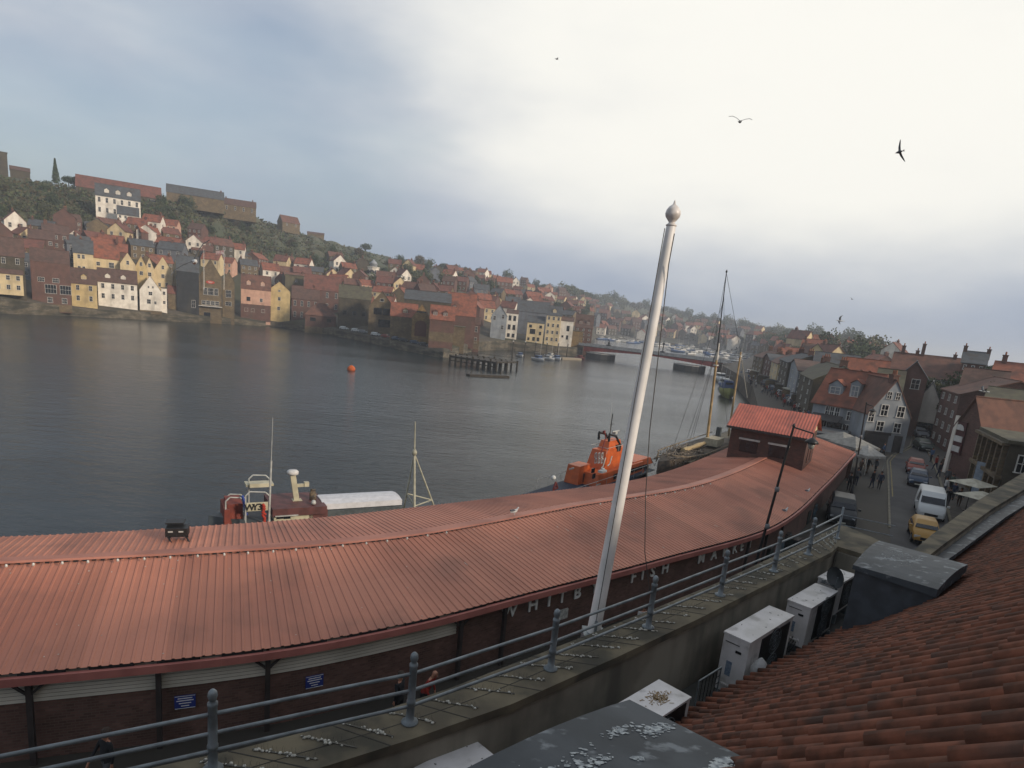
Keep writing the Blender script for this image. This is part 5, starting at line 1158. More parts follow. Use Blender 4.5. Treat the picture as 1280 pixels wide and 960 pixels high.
# hold cover
a=f(399,624); b=f(496,622); B=MB(); secs=[]
for k in range(12):
    u=a.x+(b.x-a.x)*k/11; s_=.02*math.sin(k*2.1); secs.append([(u,-1.1,a.z-.40),(u,-1.1,a.z-.02+s_),(u,-.4,a.z+.10),(u,.4,a.z+.10),(u,1.1,a.z-.02),(u,1.1,a.z-.40)])
B.rev(secs,sm=False); B.build('hold_cover',mat('white_cover','#c9c9cc','#bcbcbe',3,.7,.25),fbt)
B=MB(); B.box(((a.x+b.x)/2,0,(2.2+a.z-.45)/2),(b.x-a.x+.1,2.5,a.z-.45-2.2)); B.build('hold_wall',mat('boat_grey','#4e5456','#3e4446'),fbt)
# three legged foremast
ap=f(518,567); top=f(519,527); mm=mat('mast_cream','#a8a592','#8f8c7a',3,.5); B=MB()
l1,l2,l3=f(504,640,0),f(518,640,-1.0),f(543,634,0); B.tube(l2,ap,.10,.09); B.tube(l1,ap,.07,.05); B.tube(l3,ap,.07,.05); B.tube(ap,top,.07,.035)
h1,h2,h3=l1.lerp(ap,.32),l3.lerp(ap,.14),l2.lerp(ap,.1); B.tube(h1,h2,.05); B.tube(h1,h3,.05); B.tube(h2,h3,.05); B.lathe([(.16,-.1),(.2,.1),(.1,.3)],ap,8); B.build('foremast',mm,fbt)
mdk=mat('mast_black','#1e2022','#17191a',3,.5)
# ---- lifeboat
c0,rz,L_,f=frame((700,612),(770,590),1.6); 
lb=thing('lifeboat','bright orange lifeboat with a dark mast arch moored beyond the market roof','boat',(c0.x,c0.y,0),rz); 
sx=f(683,612).x; ex=f(806,585).x
B=MB(); H=hull(ex-sx+2.5,4.2,1.05,bowz=.35); B.rev([[(x+(sx+ex)/2+1.2,y+.6,z) for x,y,z in s_] for s_ in H]); B.build('hull',mat('hull_navy','#1f2b3f','#1b2536'),lb)
B=MB(); B.box(((sx+ex)/2,.6,1.0),(ex-sx,3.7,.1)); B.build('deck',mat('deck_grey2','#5a6062','#4c5153'),lb)
def blk(B,x0,x1,z0,z1,y0,y1,tp=.12,mi=0):
    B.rev([[(x0-.0,y0,z0),(x1,y0,z0),(x1,y1,z0),(x0,y1,z0)],[(x0+tp,y0+tp*.6,z1),(x1-tp,y0+tp*.6,z1),(x1-tp,y1-tp*.6,z1),(x0+tp,y1-tp*.6,z1)]],mi,False)
a=f(713,606); b=f(737,575); B=MB(); z1=f(725,579).z
blk(B,f(722,606,.7).x,f(738,600,.7).x,1.0,f(729,583,.7).z,.7,2.3,.22); blk(B,f(747,606,-1).x,f(806,585,-1).x,1.0,f(758,592,-1).z,-1.0,2.3,.25); blk(B,f(738,600).x,f(752,600).x,1.0,f(745,592).z,-.1,1.7,.1)
blk(B,f(755,590,-.3).x,f(787,580,-.3).x,f(758,592,-1).z-.05,f(765,564,-.3).z,-.3,1.9,.5); blk(B,f(762,570,-.1).x,f(778,570,-.1).x,f(765,564,-.3).z-.05,f(765,553,-.1).z,.1,1.4,.3); blk(B,f(783,590).x,f(806,590).x,1.7,f(798,573).z,-.8,2.1,.4)
sup=B.build('superstructure',morg,lb)
B=MB(); B.slab([(f(757,596).x,-1.0,f(757,596).z+.1),(f(799,592).x,-1.0,f(757,596).z+.1),(f(797,590).x-.1,-.93,f(757,596).z+.5),(f(758,592).x,-.93,f(757,596).z+.5)],(0,-.03,0)); B.build('window_band',mglass,sup)
B=MB(); B.box((f(730,600,.7).x,.66,1.7),(.55,.08,.9)); B.box((f(746,600).x,-.12,1.75),(.6,.05,1.1)); B.build('door',mat('door_dark_orange','#5d2a16'),sup)
B=MB()
for yy in(-1.45,2.6): 
    P=[Vector((f(702,600).x+i*(f(806,590).x-f(702,600).x)/9,yy,2.0)) for i in range(10)]; B.path(P,.025,5)
    for p in P: B.tube(p,p-Vector((0,0,.95)),.02,n=4)
z_=f(765,560).z-.3; B.path([(f(752,590).x,-.3,z_+.5),(f(780,590).x,-.3,z_+.5),(f(780,590).x,1.6,z_+.5),(f(752,590).x,1.6,z_+.5),(f(752,590).x,-.3,z_+.5)],.025,5)
for xx in(752,766,780): B.tube((f(xx,590).x,-.3,z_-.1),(f(xx,590).x,-.3,z_+.5),.02,n=4)
B.build('guard_rail',mtube,lb)
for i in range(5): B=MB(); xx=f(708,600).x+i*2.0; B.lathe([(.03,.2),(.17,.3),(.2,.6),(.17,.9),(.03,1.0)],(xx,-1.75,0),8); B.build('fender',mdkframe,lb)
for px,py,w_,h_ in((741,588,.5,.45),(742,595,.45,.5),(768,596,.4,.5)): q_=f(px,py,-.95); B=MB(); B.box((q_.x,-.98,q_.z),(w_,.12,h_)); B.build('porthole',mglass,sup)
for i in range(4): q_=f(792+i*3.5,588,-.85); B=MB(); B.box((q_.x,-.86,q_.z),(.26,.1,.55)); B.build('window',mglass,sup)
for z_ in (z1-.75,): B=MB(); B.box((f(724,590).x,.86,z_),(.9,.04,.16)); B.build('lettering',mtube,sup)
q_=f(747,606,-1.05); B=MB(); B.box((q_.x+.2,-1.04,q_.z),(.9,.04,.12)); B.build('lettering',mtube,sup)
B=MB(); 
for i in range(2):
    for j in range(3): q_=f(744+j*4,567+i*7,-.4); B.path([q_,q_+Vector((.3,0,.05)),q_+Vector((.32,0,-.4)),q_+Vector((.02,0,-.42)),q_],.05,5)
q_=f(757,572,-.6); B.path([q_,q_+Vector((-.35,0,-.9)),q_+Vector((-.7,0,-1.0))],.06,5); q_=f(765,570,-.6); B.path([q_,q_+Vector((-.3,0,-.8)),q_+Vector((-.75,0,-.95))],.06,5)
B.build('seat_frames',mtube,lb); B=MB(); q_=f(753,589,-1.0); B.box(q_,(1.0,.5,.22)); B.lathe([(.16,-.1),(.18,.1),(.1,.16)],q_+Vector((.1,0,.15)),10); B.build('raft_canister',mat('canister_white','#cfcfcb'),lb)
B=MB(); P=[f(772,572,.2),f(775,556,.2),f(770,545,.2),f(762,543,.2),f(761,552,.2)]; B.path(P,.13,6); P=[p+Vector((0,1.2,0)) for p in P]; B.path(P,.13,6); q_=f(768,560,.5); B.box(q_,(.9,1.1,.9)); B.tube(f(762,545,.8),f(766,517,.8),.07,.05); q_=f(765,530,.8); B.beam(q_+Vector((-.5,0,0)),q_+Vector((.5,0,0)),.05,.05); B.build('mast_arch',mdk,lb)
B=MB(); q_=f(770,539,.8); B.box(q_,(1.5,.1,.1)); B.box(q_-Vector((.2,0,.15)),(.5,.4,.25)); B.tube(f(762,545,.8),f(765,503,.8),.018,.01); B.build('radar',mtube,lb)
B=MB(); B.path([f(752,565,.2),f(757,548,.2),f(756,538,.2)],.06,5); B.box(f(755,540,.2),(.25,.2,.25)); B.build('exhaust_pole',mat('dull_red','#7a3330'),lb)
q_=f(695,606); B=MB(); B.path([q_+Vector((-.4,0,-.5)),q_+Vector((-.1,0,.25)),q_+Vector((.35,0,-.35)),q_+Vector((-.4,0,-.4))],.1,6); B.build('capstan_frame',mat('dull_red','#7a3330'),lb); B=MB(); B.lathe([(.03,-.2),(.2,-.12),(.22,.02),(.15,.16),(.02,.2)],f(692,597),12); B.build('stern_light',mat('canister_white','#cfcfcb'),lb)
B=MB(); B.path([f(808,583),f(812,574),f(822,574),f(826,580)],.03,5); B.path([f(812,582),f(813,572),f(818,582),f(823,571)],.03,5); B.build('bow_rail',mdk,lb)
# ---- two masted sailing ship
c0,rz,L_,f=frame((830,576),(905,548),2.0)
shp=thing('sailing_ship','old two masted sailing ship moored behind the rooftop store','ship',(c0.x,c0.y,0),rz)
ex=L_+16; B=MB(); H=hull(ex+2,5.4,1.5,bowz=.35,n=13,draft=1.0); B.rev([[(ex/2-x,y+.3,z) for x,y,z in s_][::-1] for s_ in H]); B.build('hull',mat('hull_timber','#5e5040','#463c31',1.5,.8,streak=('#2a2723',.8,(1,1,3),.7,.5,.6)),shp)
B=MB(); B.box((ex/2+.6,.3,1.5),(ex*.8,4.0,.1)); B.build('deck',mat('ship_deck','#7f735c','#665c49',3,.8),shp)
B=MB(); 
for sg in(-1,1): B.path([Vector((.4,.3+sg*.5,2.7)),Vector((3.5,.3+sg*1.9,2.3)),Vector((9,.3+sg*2.5,2.1)),Vector((ex*.7,.3+sg*2.6,2.1))],.07,6)
for i in range(12): 
    for sg in(-1,1): B.tube((1+i*1.1,.3+sg*min(2.5,1+i*.35),1.4),(1+i*1.1,.3+sg*min(2.5,1+i*.35),2.2),.05,n=5)
B.build('bulwark_rail',mat('ship_rail','#7e6f58','#5d5140'),shp)
mspar=mat('spar_varnish','#ad9166','#8f7650',2,.5)
m1=f(883,557,.3); t1=f(898,430,.3); tt=f(908,341,.3); B=MB(); B.tube((m1.x,.3,1.8),t1,.20,.15,10); B.build('main_mast',mspar,shp); B=MB(); B.tube(t1-Vector((0,0,1)),tt,.10,.05,8); B.lathe([(.08,0),(.14,.15),(.02,.4)],tt,8); B.build('topmast',mdk,shp)
wt=mat('mast_white','#b9b6ae'); B=MB(); B.tube(t1.lerp(m1,.15),t1+Vector((0,0,.1)),.21,.17,10); B.box(t1.lerp(m1,.2),(1.0,.5,.15)); B.build('mast_doubling',wt,shp)
m2=f(914,525,.3); t2=f(926,440,.3); B=MB(); B.tube(m2-Vector((0,0,2.5)),t2,.16,.12,10); B.build('mizzen_mast',mspar,shp); B=MB(); B.box(t2-Vector((0,0,.6)),(.9,.4,.15)); B.tube(t2-Vector((0,0,.2)),f(934,497,.3),.07,.05); B.build('gaff',wt,shp)
B=MB(); bs=f(858,565,.3)
for a_,b_ in((t1,bs),(t1.lerp(tt,.6),f(838,570,.3)),(tt,f(931,470,.3)),(t1,Vector((m1.x+1.5,2.8,2.4))),(t1,Vector((m1.x+1.5,-2.4,2.4))),(t1,Vector((m1.x-1.2,2.8,2.4))),(t1.lerp(tt,.7),f(893,430,2.4)),(t1.lerp(tt,.7),f(905,430,-2)),(tt,t1+Vector((.5,.8,0)))): B.tube(a_,b_,.025,n=4)
B.build('rigging',mdk,shp)
a_=f(853,568,.3); b_=f(884,557,.3); B=MB(); secs=[]
for k in range(8):
    c_=a_.lerp(b_,k/7); r_=.34+.06*math.sin(k*1.9); secs.append([c_+Vector((0,r_*math.cos(6.283*i/9),r_*.9*math.sin(6.283*i/9)+.5)) for i in range(9)])
B.rev(secs); B.build('furled_sail',mat('sail_tan','#a8946e','#8f7d5c',4,.8,.4),shp)
B=MB(); B.box((f(884,571).x,-.6,2.5),(3.2,1.8,1.0)); dh=B.build('deckhouse',mat('deckhouse_pale','#a49c86'),shp)
B=MB(); q_=f(895,560,-.5); B.box((q_.x,-.5,3.1),(.7,.6,2.4)); B.build('bollard_box',mat('slate_post','#3b4346'),shp)
B=MB(); qq=random.Random(8)
for i in range(84): B.tube((qq.uniform(1,12),qq.uniform(-1.6,2.2),1.6),(qq.uniform(1,12),qq.uniform(-1.6,2.2),qq.uniform(1.7,2.6)),.05,n=4)
for i in range(26): B.box((qq.uniform(2,16),qq.uniform(-1.8,2.2),1.8),(qq.uniform(.3,.9),.4,qq.uniform(.3,.8)),qq.uniform(0,3))
B.build('deck_gear',mat('gear_dark','#3f3a33','#85796a',5,.8),shp)
# ---- green hulled trawler
c=G(915,499,0); gt=thing('trawler','small yellow green hulled trawler with a blue wheelhouse, moored at the right bank','boat',(c.x,c.y+5,0),R(-100)); B=MB(); B.rev(hull(11,4.4,2.0,bowz=.5)); B.build('hull',mat('hull_green','#77783a','#63652f'),gt)
B=MB(); blk(B,-2,1.4,2,4.6,-1.3,1.3,.2); w_=B.build('wheelhouse',mat('wh_blue','#3b4d74','#33446a'),gt); B=MB(); B.box((1.35,0,3.9),(.1,1.9,.6)); B.build('window',mglass,w_)
B=MB(); B.tube((-.6,0,4.5),(-.6,0,7.4),.09,.05); B.box((-.6,0,6),(.1,1.6,.1)); B.lathe([(.3,4.6),(.4,4.8),(.3,5.0)],(.4,0,0),10); B.path([(-4.4,-1.4,2),(-4.4,-1.4,4.6),(-4.4,1.4,4.6),(-4.4,1.4,2)],.08); B.build('mast',mtube,gt)
# more working boats along the right bank wall
for i,(x,y,hm,lab) in enumerate([(897,484,mhb,'blue hulled boat on the right bank just beyond the trawler'),(893,476,mhw,'white boat on the right bank near the bridge end')]):
    c=G(x,y,0); small_boat(lab,(c.x+2,c.y,0),R(-105),hm,11,7,None,'boats along the right bank wall')
# ------------------------------------------------------------------ street lamps
mlp=mat('lamp_black','#191a1c','#121314',3,.45); mlgl=mat('lamp_glass','#8d8f88','#7c7e78',3,.3)
def lamp(label,pb,pt,arm,zb=4.5,Dm=None):
    A=G(*pb,zb); D=math.hypot(A.x,A.y); t_=PD(*pt,D); e_=PD(*arm,D); t=thing('street_lamp',label,'street lamp',A,0,'street lamps by the market'); H=t_-A; H=Vector((H.x,H.y,H.z)); Ev=e_-A
    B=MB(); B.lathe([(.16,0),(.16,.5),(.10,.6),(.08,1.2)],n=10); B.tube((0,0,1.1),H,.075,.055); B.build('post',mlp,t)
    for k in(.45,.66): 
        B=MB(); c=H*k; B.lathe([(.10,-.12),(.12,0),(.09,.12)],c,8); B.build('collar',mat('collar_grey','#77787a'),t)
    B=MB(); B.tube(H,Ev,.035); B.tube(Ev,Ev-Vector((0,0,.25)),.025); B.build('arm',mlp,t)
    B=MB(); B.lathe([(.02,-.18),(.10,-.22),(.26,-.34),(.30,-.44),(.12,-.46)],Ev,12); ln=B.build('lantern',mlp,t); B=MB(); B.lathe([(.17,-.46),(.12,-.66),(.03,-.72)],Ev,10); B.build('glass',mlgl,ln)
    B=MB(); B.lathe([(.06,0),(.08,.08),(.02,.18)],H,8); B.build('finial',mlp,t)
lamp('tall black street lamp with a lantern hanging before the rooftop store',(934,752),(992,534),(1017,542))
lamp('thinner black street lamp standing at the far corner of the market roof',(1063,622),(1083,505),(1092,508))
# ------------------------------------------------------------------ lights along the ridge, speaker box, gulls
ls=thing('festoon_lights','string of small round white bulbs hung along the market roof ridge','lights',(0,0,0)); mb_=mat('bulb_glass','#d0cfc8','#bdbcb5',4,.3); B=MB(); prev=None
pts_=[]
for k in range(1200):
    s_=TOT*k/1199; a=Rg(s_)+(E_(s_)-Rg(s_))*.10; pts_.append((proj((a[0],a[1],ZR+.15))[0],a))
bm=MB(); bm.lathe([(.015,.05),(.03,.03),(.042,-.01),(.03,-.045),(.008,-.055)],n=8); bme=bm.mesh('bulb',mb_)
for k,px in enumerate([8,42,77,111,146,179,213,246,279,310,341,371,400,429,457,484,509,534,558,750,765,794,808,820,832,844,856,868,878,888]):
    a=min(pts_,key=lambda t_:abs(t_[0]-px))[1]; z=ZR+.14
    o=bpy.data.objects.new('bulb',bme); COL.objects.link(o); o.parent=ls; o.location=(a[0],a[1],z)
    if prev is not None:
        m_=(np.array(prev)+np.array([a[0],a[1],z+.06]))/2; m_[2]-=.05; B.path([Vector(prev),Vector(m_),Vector((a[0],a[1],z+.06))],.008,4)
    prev=(a[0],a[1],z+.06)
B.build('cable',mdk,ls)
bx=[a for px,a in pts_ if abs(px-222)<2][0]; fx=F_(12) ; c=PD(222,668,25.5); sk=thing('roof_hatch_box','black box on splayed legs standing on the far slope of the market roof','equipment box',(c.x,c.y,c.z-.1),R(20)); B=MB(); B.box((0,0,.25),(.75,.5,.32)); B.box((-.1,.25,.52),(.62,.5,.05)); B.build('box',mdk,sk); B=MB(); B.box((-.2,-.27,.3),(.16,.02,.05)); B.box((.15,-.27,.3),(.16,.02,.05)); B.build('handle',mtube,sk); B=MB()
for x in(-.3,.3): B.beam((x,-.2,.1),(x+.25,-.75,-.06),.05,.04); B.beam((x,.2,.1),(x,.35,-.2),.05,.04)
B.build('legs',mdk,sk)
mgw=mat('gull_white','#cfcfcc','#bdbdba'); mgg=mat('gull_grey','#5c6064','#4a4e52'); mgy=mat('gull_beak','#b08a2a')
def gull(label,loc,rz,tilt=0,span=1.3,bend=.25,dark=False,pit=0):
    t=thing('gull',label,'gull',loc,rz); t.rotation_euler=(tilt,pit,rz); B=MB(); secs=[]
    prof_=[(-.30,.01,.0),(-.22,.035,0),(-.12,.07,0),(0,.085,-.01),(.10,.07,.0),(.17,.045,.015),(.21,.05,.025),(.25,.035,.02),(.29,.012,.01),(.31,.004,.008)]
    for x,r_,z in prof_: secs.append([(x,r_*math.cos(6.283*i/8),z+r_*.85*math.sin(6.283*i/8)) for i in range(8)])
    B.rev(secs)
    for sg in(-1,1):
        P=[(.0,.0,.03,.2),(.05,.25,.03+bend*.35,.18),(.0,.45,.03+bend*.5,.13),(-.12,.62,.03+bend*.38,.05)]; st=[]
        for x,y,z,ch in P: y*=span/1.3*sg; st.append([(x+ch*.5,y,z),(x,y,z+.015),(x-ch*.5,y,z),(x,y,z-.01)])
        B.rev(st,1)
    B.build('body',[mgg if dark else mgw,mgg],t); B=MB(); B.slab([(-.28,-.02,.0),(-.28,.02,.0),(-.40,.07,0),(-.40,-.07,0)],(0,0,.01)); B.build('tail',mgw,t); B=MB(); B.lathe([(.012,0),(.004,.05)],(.0,0,0),5); bo=B.build('beak',mgy,t); bo.location=(.305,0,.008); bo.rotation_euler=(0,R(90),0); return t
gull('gull gliding across the bright cloud to the upper right of the flagpole',PD(925,152,40),R(62),R(10),1.35,.35,True,R(-14))
gull('gull banking steeply near the top right of the sky',PD(1124,190,45),R(100),R(62),1.3,.25,True)
gull('large white gull flying in front of the cream gabled houses',PD(243,327,22),R(120),R(-48),1.6,.3)
gull('tiny gull over the wooded hill right of the ship masts',PD(1050,401,70),R(150),R(-45),1.3,.3)
gull('white gull crossing the dark roofs near the right edge',PD(1229,489,60),R(160),R(-20),1.3,.4)
gull('speck of a gull high above the hill in mid sky',PD(696,74,120),R(20),R(10),1.3,.3,True); gull('far tiny gull low in the sky above the ship topmast',PD(1065,374,150),R(20),R(20),1.3,.3,True)
def sitgull(label,loc,rz):
    t=thing('gull',label,'gull',loc,rz); B=MB(); secs=[]
    for x,z,r_ in((-.24,.16,.01),(-.14,.17,.06),(0,.19,.09),(.09,.23,.075),(.13,.30,.045),(.15,.345,.05),(.19,.35,.03),(.21,.345,.008)): secs.append([(x,r_*math.cos(6.283*i/8),z+r_*math.sin(6.283*i/8)) for i in range(8)])
    B.rev(secs); B.tube((0,.03,.12),(0,.03,0),.008,n=4); B.tube((0,-.03,.12),(0,-.03,0),.008,n=4); B.build('body',mgw,t); B=MB(); B.box((-.08,0,.235),(.3,.13,.06)); B.build('wings',mgg,t); return t
for px,py,zz,lab in((643,641,None,'white gull standing on the market ridge between the ridge lights'),(672,612,None,''),(981,639,0,'gull standing on the market gutter, nearer the lamp post'),(1009,614,0,'gull standing on the market gutter, farther along'),):
    if not lab: continue
    if zz is None: c=G(px,py+3,8.08)
    else: c=G(px,py+3,7.12)
    sitgull(lab,c,R(30))
# ------------------------------------------------------------------ vehicles
mtyre=mat('tyre','#17181a','#202123',5,.9); mrim=mat('rim','#85888b','#6a6d70',5,.4,metal=.4); mlight=mat('headlight','#b9bdc0','#a4a8ab',5,.15); mtail=mat('tail_red','#6d1714','#5c1210'); mblk=mat('trim_black','#1b1c1e','#151617',4,.6); mplate=mat('plate','#c9c8b8')
def car(label,loc,rz,paint,kind='hatch',group='vehicles on the street'):
    t=thing({'van':'van','suv':'parked_car'}.get(kind,'parked_car'),label,'van' if kind=='van' else 'car',loc,rz,group)
    L_,W_,H=(5.0,1.95,2.05) if kind=='van' else ((4.6,1.9,1.78) if kind=='suv' else (4.0,1.72,1.45)); h2=W_/2
    if kind=='van': st=[(-.5,.62,.63,.96,.9),(-.485,1.05,1.95,1,.88),(-.46,1.05,2.02,1,.88),(.14,1.05,2.05,1,.86),(.18,1.05,2.03,1,.86),(.34,1.12,1.16,1,.93),(.47,.95,.97,.95,.86),(.5,.6,.62,.85,.78)]
    elif kind=='suv': st=[(-.5,.7,.72,.93,.85),(-.48,1.0,1.05,.97,.9),(-.42,1.02,1.68,1,.78),(-.36,1.02,1.75,1,.78),(.06,1.02,1.76,1,.78),(.10,1.02,1.74,1,.78),(.25,1.05,1.07,1,.9),(.45,.92,.95,.95,.86),(.5,.62,.64,.86,.78)]
    else: st=[(-.5,.62,.64,.92,.85),(-.485,.88,.93,.95,.88),(-.42,.9,1.32,1,.74),(-.33,.9,1.42,1,.74),(.0,.9,1.45,1,.74),(.05,.9,1.42,1,.74),(.24,.93,.95,1,.9),(.44,.78,.82,.94,.84),(.5,.52,.54,.84,.76)]
    def ring(s_):
        x,zb,zt,a,b=s_; x*=L_; a*=h2; b*=h2; lowz=.24
        half=[(a*.9,lowz),(a,lowz+.18),(a*1.0,zb*.8),(a*.97,zb),(b if zt-zb>.2 else a*.9,zt-.05 if zt-zb>.2 else zb+(zt-zb)*.6),(b*.85,zt)]
        return [(x,y,z) for y,z in half]+[(x,-y,z) for y,z in half[::-1]]
    B=MB(); B.rev([ring(s_) for s_ in st],0,True); bd=B.build('body',paint,t)
    i1=next(i for i in range(len(st)) if st[i][2]-st[i][1]>.2); i2=max(i for i in range(len(st)) if st[i][2]-st[i][1]>.2)
    def pt(s_,k,off): 
        r_=ring(s_)[k]; return Vector(r_)+Vector(off)
    f0,f1=st[i2],st[i2+1]; dxx=.03
    B=MB(); lo=[Vector((f1[0]*L_,y*h2*.84,f1[2]+.02)) for y in(-1,1)]; hi=[Vector((f0[0]*L_,y*f0[4]*h2*.9,f0[2]-.07)) for y in(-1,1)]
    n_=(hi[0]-lo[0]).cross(lo[1]-lo[0]).normalized(); n_=n_ if n_.x>0 else -n_; q4=[lo[0].lerp(hi[0],.06),lo[1].lerp(hi[1],.06),hi[1],hi[0]]; B.slab([v+n_*.012 for v in q4],n_*.012); B.build('windscreen',mglass,t)
    b0,b1=st[i1],st[i1-1]; lo=[Vector((b1[0]*L_,y*h2*.84,b1[2]+.02)) for y in(-1,1)]; hi=[Vector((b0[0]*L_,y*b0[4]*h2*.9,b0[2]-.07)) for y in(-1,1)]
    if kind=='van': lo=[v.lerp(h_,.55) for v,h_ in zip(lo,hi)]
    n_=(hi[0]-lo[0]).cross(lo[1]-lo[0]).normalized(); n_=n_ if n_.x<0 else -n_; B=MB(); B.slab([v+n_*.012 for v in (lo[0].lerp(hi[0],.1),lo[1].lerp(hi[1],.1),hi[1],hi[0])],n_*.012); B.build('rear_window',mglass,t)
    for sg in(-1,1):
        s0=st[i1+(0 if kind!='van' else 2)]; s1=st[i2]; x0=s0[0]*L_+(.18 if kind!='van' else -1.3); x1=s1[0]*L_+.0; yb=sg*(h2*.985); yt=sg*(s1[4]*h2+.015); B=MB(); zb=s1[1]+.05; zt=min(s0[2],s1[2])-.12
        tp=[Vector((x0,yb,zb)),Vector((x1+(f1[0]*L_-x1)*.75,yb,zb)),Vector((x1,yt,zt)),Vector((x0+.12,yt,zt))]; B.slab(tp,(0,sg*.012,0)); B.build('side_window',mglass,t)
        B=MB(); B.box((f1[0]*L_-.25,sg*(h2+.1),zb+.08),(.12,.2,.14)); B.build('mirror',paint,t)
        for xw in(-.31,.32):
            B=MB(); B.tube((xw*L_,sg*(h2-.16),.32),(xw*L_,sg*(h2+.01),.32),.32,n=18); w_=B.build('wheel',mtyre,t); B=MB(); B.tube((xw*L_,sg*(h2+.008),.32),(xw*L_,sg*(h2+.025),.32),.19,n=12); B.build('rim',mrim,w_)
        B=MB(); B.box((L_*.475,sg*h2*.68,.66 if kind!='hatch' else .60),(.12,.36,.16),sg*-.25); B.build('headlight',mlight,t)
        B=MB(); B.box((-L_*.49,sg*h2*.78,.85),(.1,.2,.24)); B.build('tail_light',mtail,t)
    B=MB(); B.box((L_*.498,0,.50),(.06,W_*.46,.18)); B.build('grille',mblk,t); B=MB(); B.box((L_*.525,0,.34),(.02,.52,.11)); B.build('number_plate',mplate,t); B=MB(); B.box((L_*.495,0,.30),(.09,W_*.8,.12)); B.box((-L_*.495,0,.32),(.09,W_*.82,.14)); B.build('bumper',mblk,t)
    return t
dS=math.atan2(-.87,-.49)
def pc(n,a,b=None): return mat('paint_'+n,a,b or a,1.5,.42,spec=.35)
P_B=pc('black','#24282b'); P_W=pc('white','#b6b9b8'); P_Y=pc('yellow','#9c7736'); P_R=pc('red','#77362c'); P_Bl=pc('blue','#2f3f52'); P_S=pc('silver','#777b7e'); P_G=pc('green','#2c3a35')
for x,y,p_,k,lab,dr in((1050,649,P_B,'suv','dark four wheel drive car parked by the end of the market wall',.08),(1160,643,P_W,'van','white van with a dark windscreen facing the camera in the street',0),(1153,674,P_Y,'hatch','yellow car nearest in the row, half behind the parapet',.05),(1146,605,P_Bl,'hatch','dark blue car parked right behind the white van',-.02),(1143,590,P_R,'hatch','red car parked behind the dark blue car',.0),(1153,562,P_G,'hatch','dark green car where the side street begins',.25),(1148,546,P_S,'hatch','silver car farther up the side street',.3)):
    c=G(x,y,4.51); car(lab,(c.x,c.y,4.51),dS+dr,p_,k)
cp=[bpy.data.objects[n] for n in ()]
q=random.Random(17); k=0; protoC=[car('x',(0,0,0),0,p_,'hatch') for p_ in (P_S,P_B,P_W,P_R,P_Bl)]; cn=['silver','black','white','red','blue']
spots=[]
for i in range(16):
    t_=i/15; x=936+t_*52+q.uniform(-1,1); y=466+t_*38+q.uniform(-1,1); spots.append((x,y,'on the right bank promenade'))
for i in range(9): spots.append((432+i*13+q.uniform(-2,2),None,'on the barn quay across the water'))
res=defaultdict(list)
for x,y,wh in spots:
    k=q.randrange(5)
    if y is None: D=shore(x)+4.5; a=az_of(x); c=Vector((math.sin(a)*D,math.cos(a)*D,terr(a,D)+.05)); rz=R(-20)
    else: c=G(x,y,4.5); rz=R(65)
    res[(cn[k],wh)].append((x,dup(protoC[k],tuple(c),rz+R(q.uniform(-6,6)))))
for (cl,wh),lst in res.items():
    lst.sort(key=lambda a:a[0])
    for i,(x,o) in enumerate(lst): o['group']='cars parked on the quays'; o['label']=f"{cl} parked car {wh}"+(f", {ordn[i]}{' from left' if i else ''} of {len(lst)}" if len(lst)>1 else '')
for b in protoC:
    for c in list(b.children):
        for g in list(c.children): bpy.data.objects.remove(g)
        bpy.data.objects.remove(c)
    bpy.data.objects.remove(b)
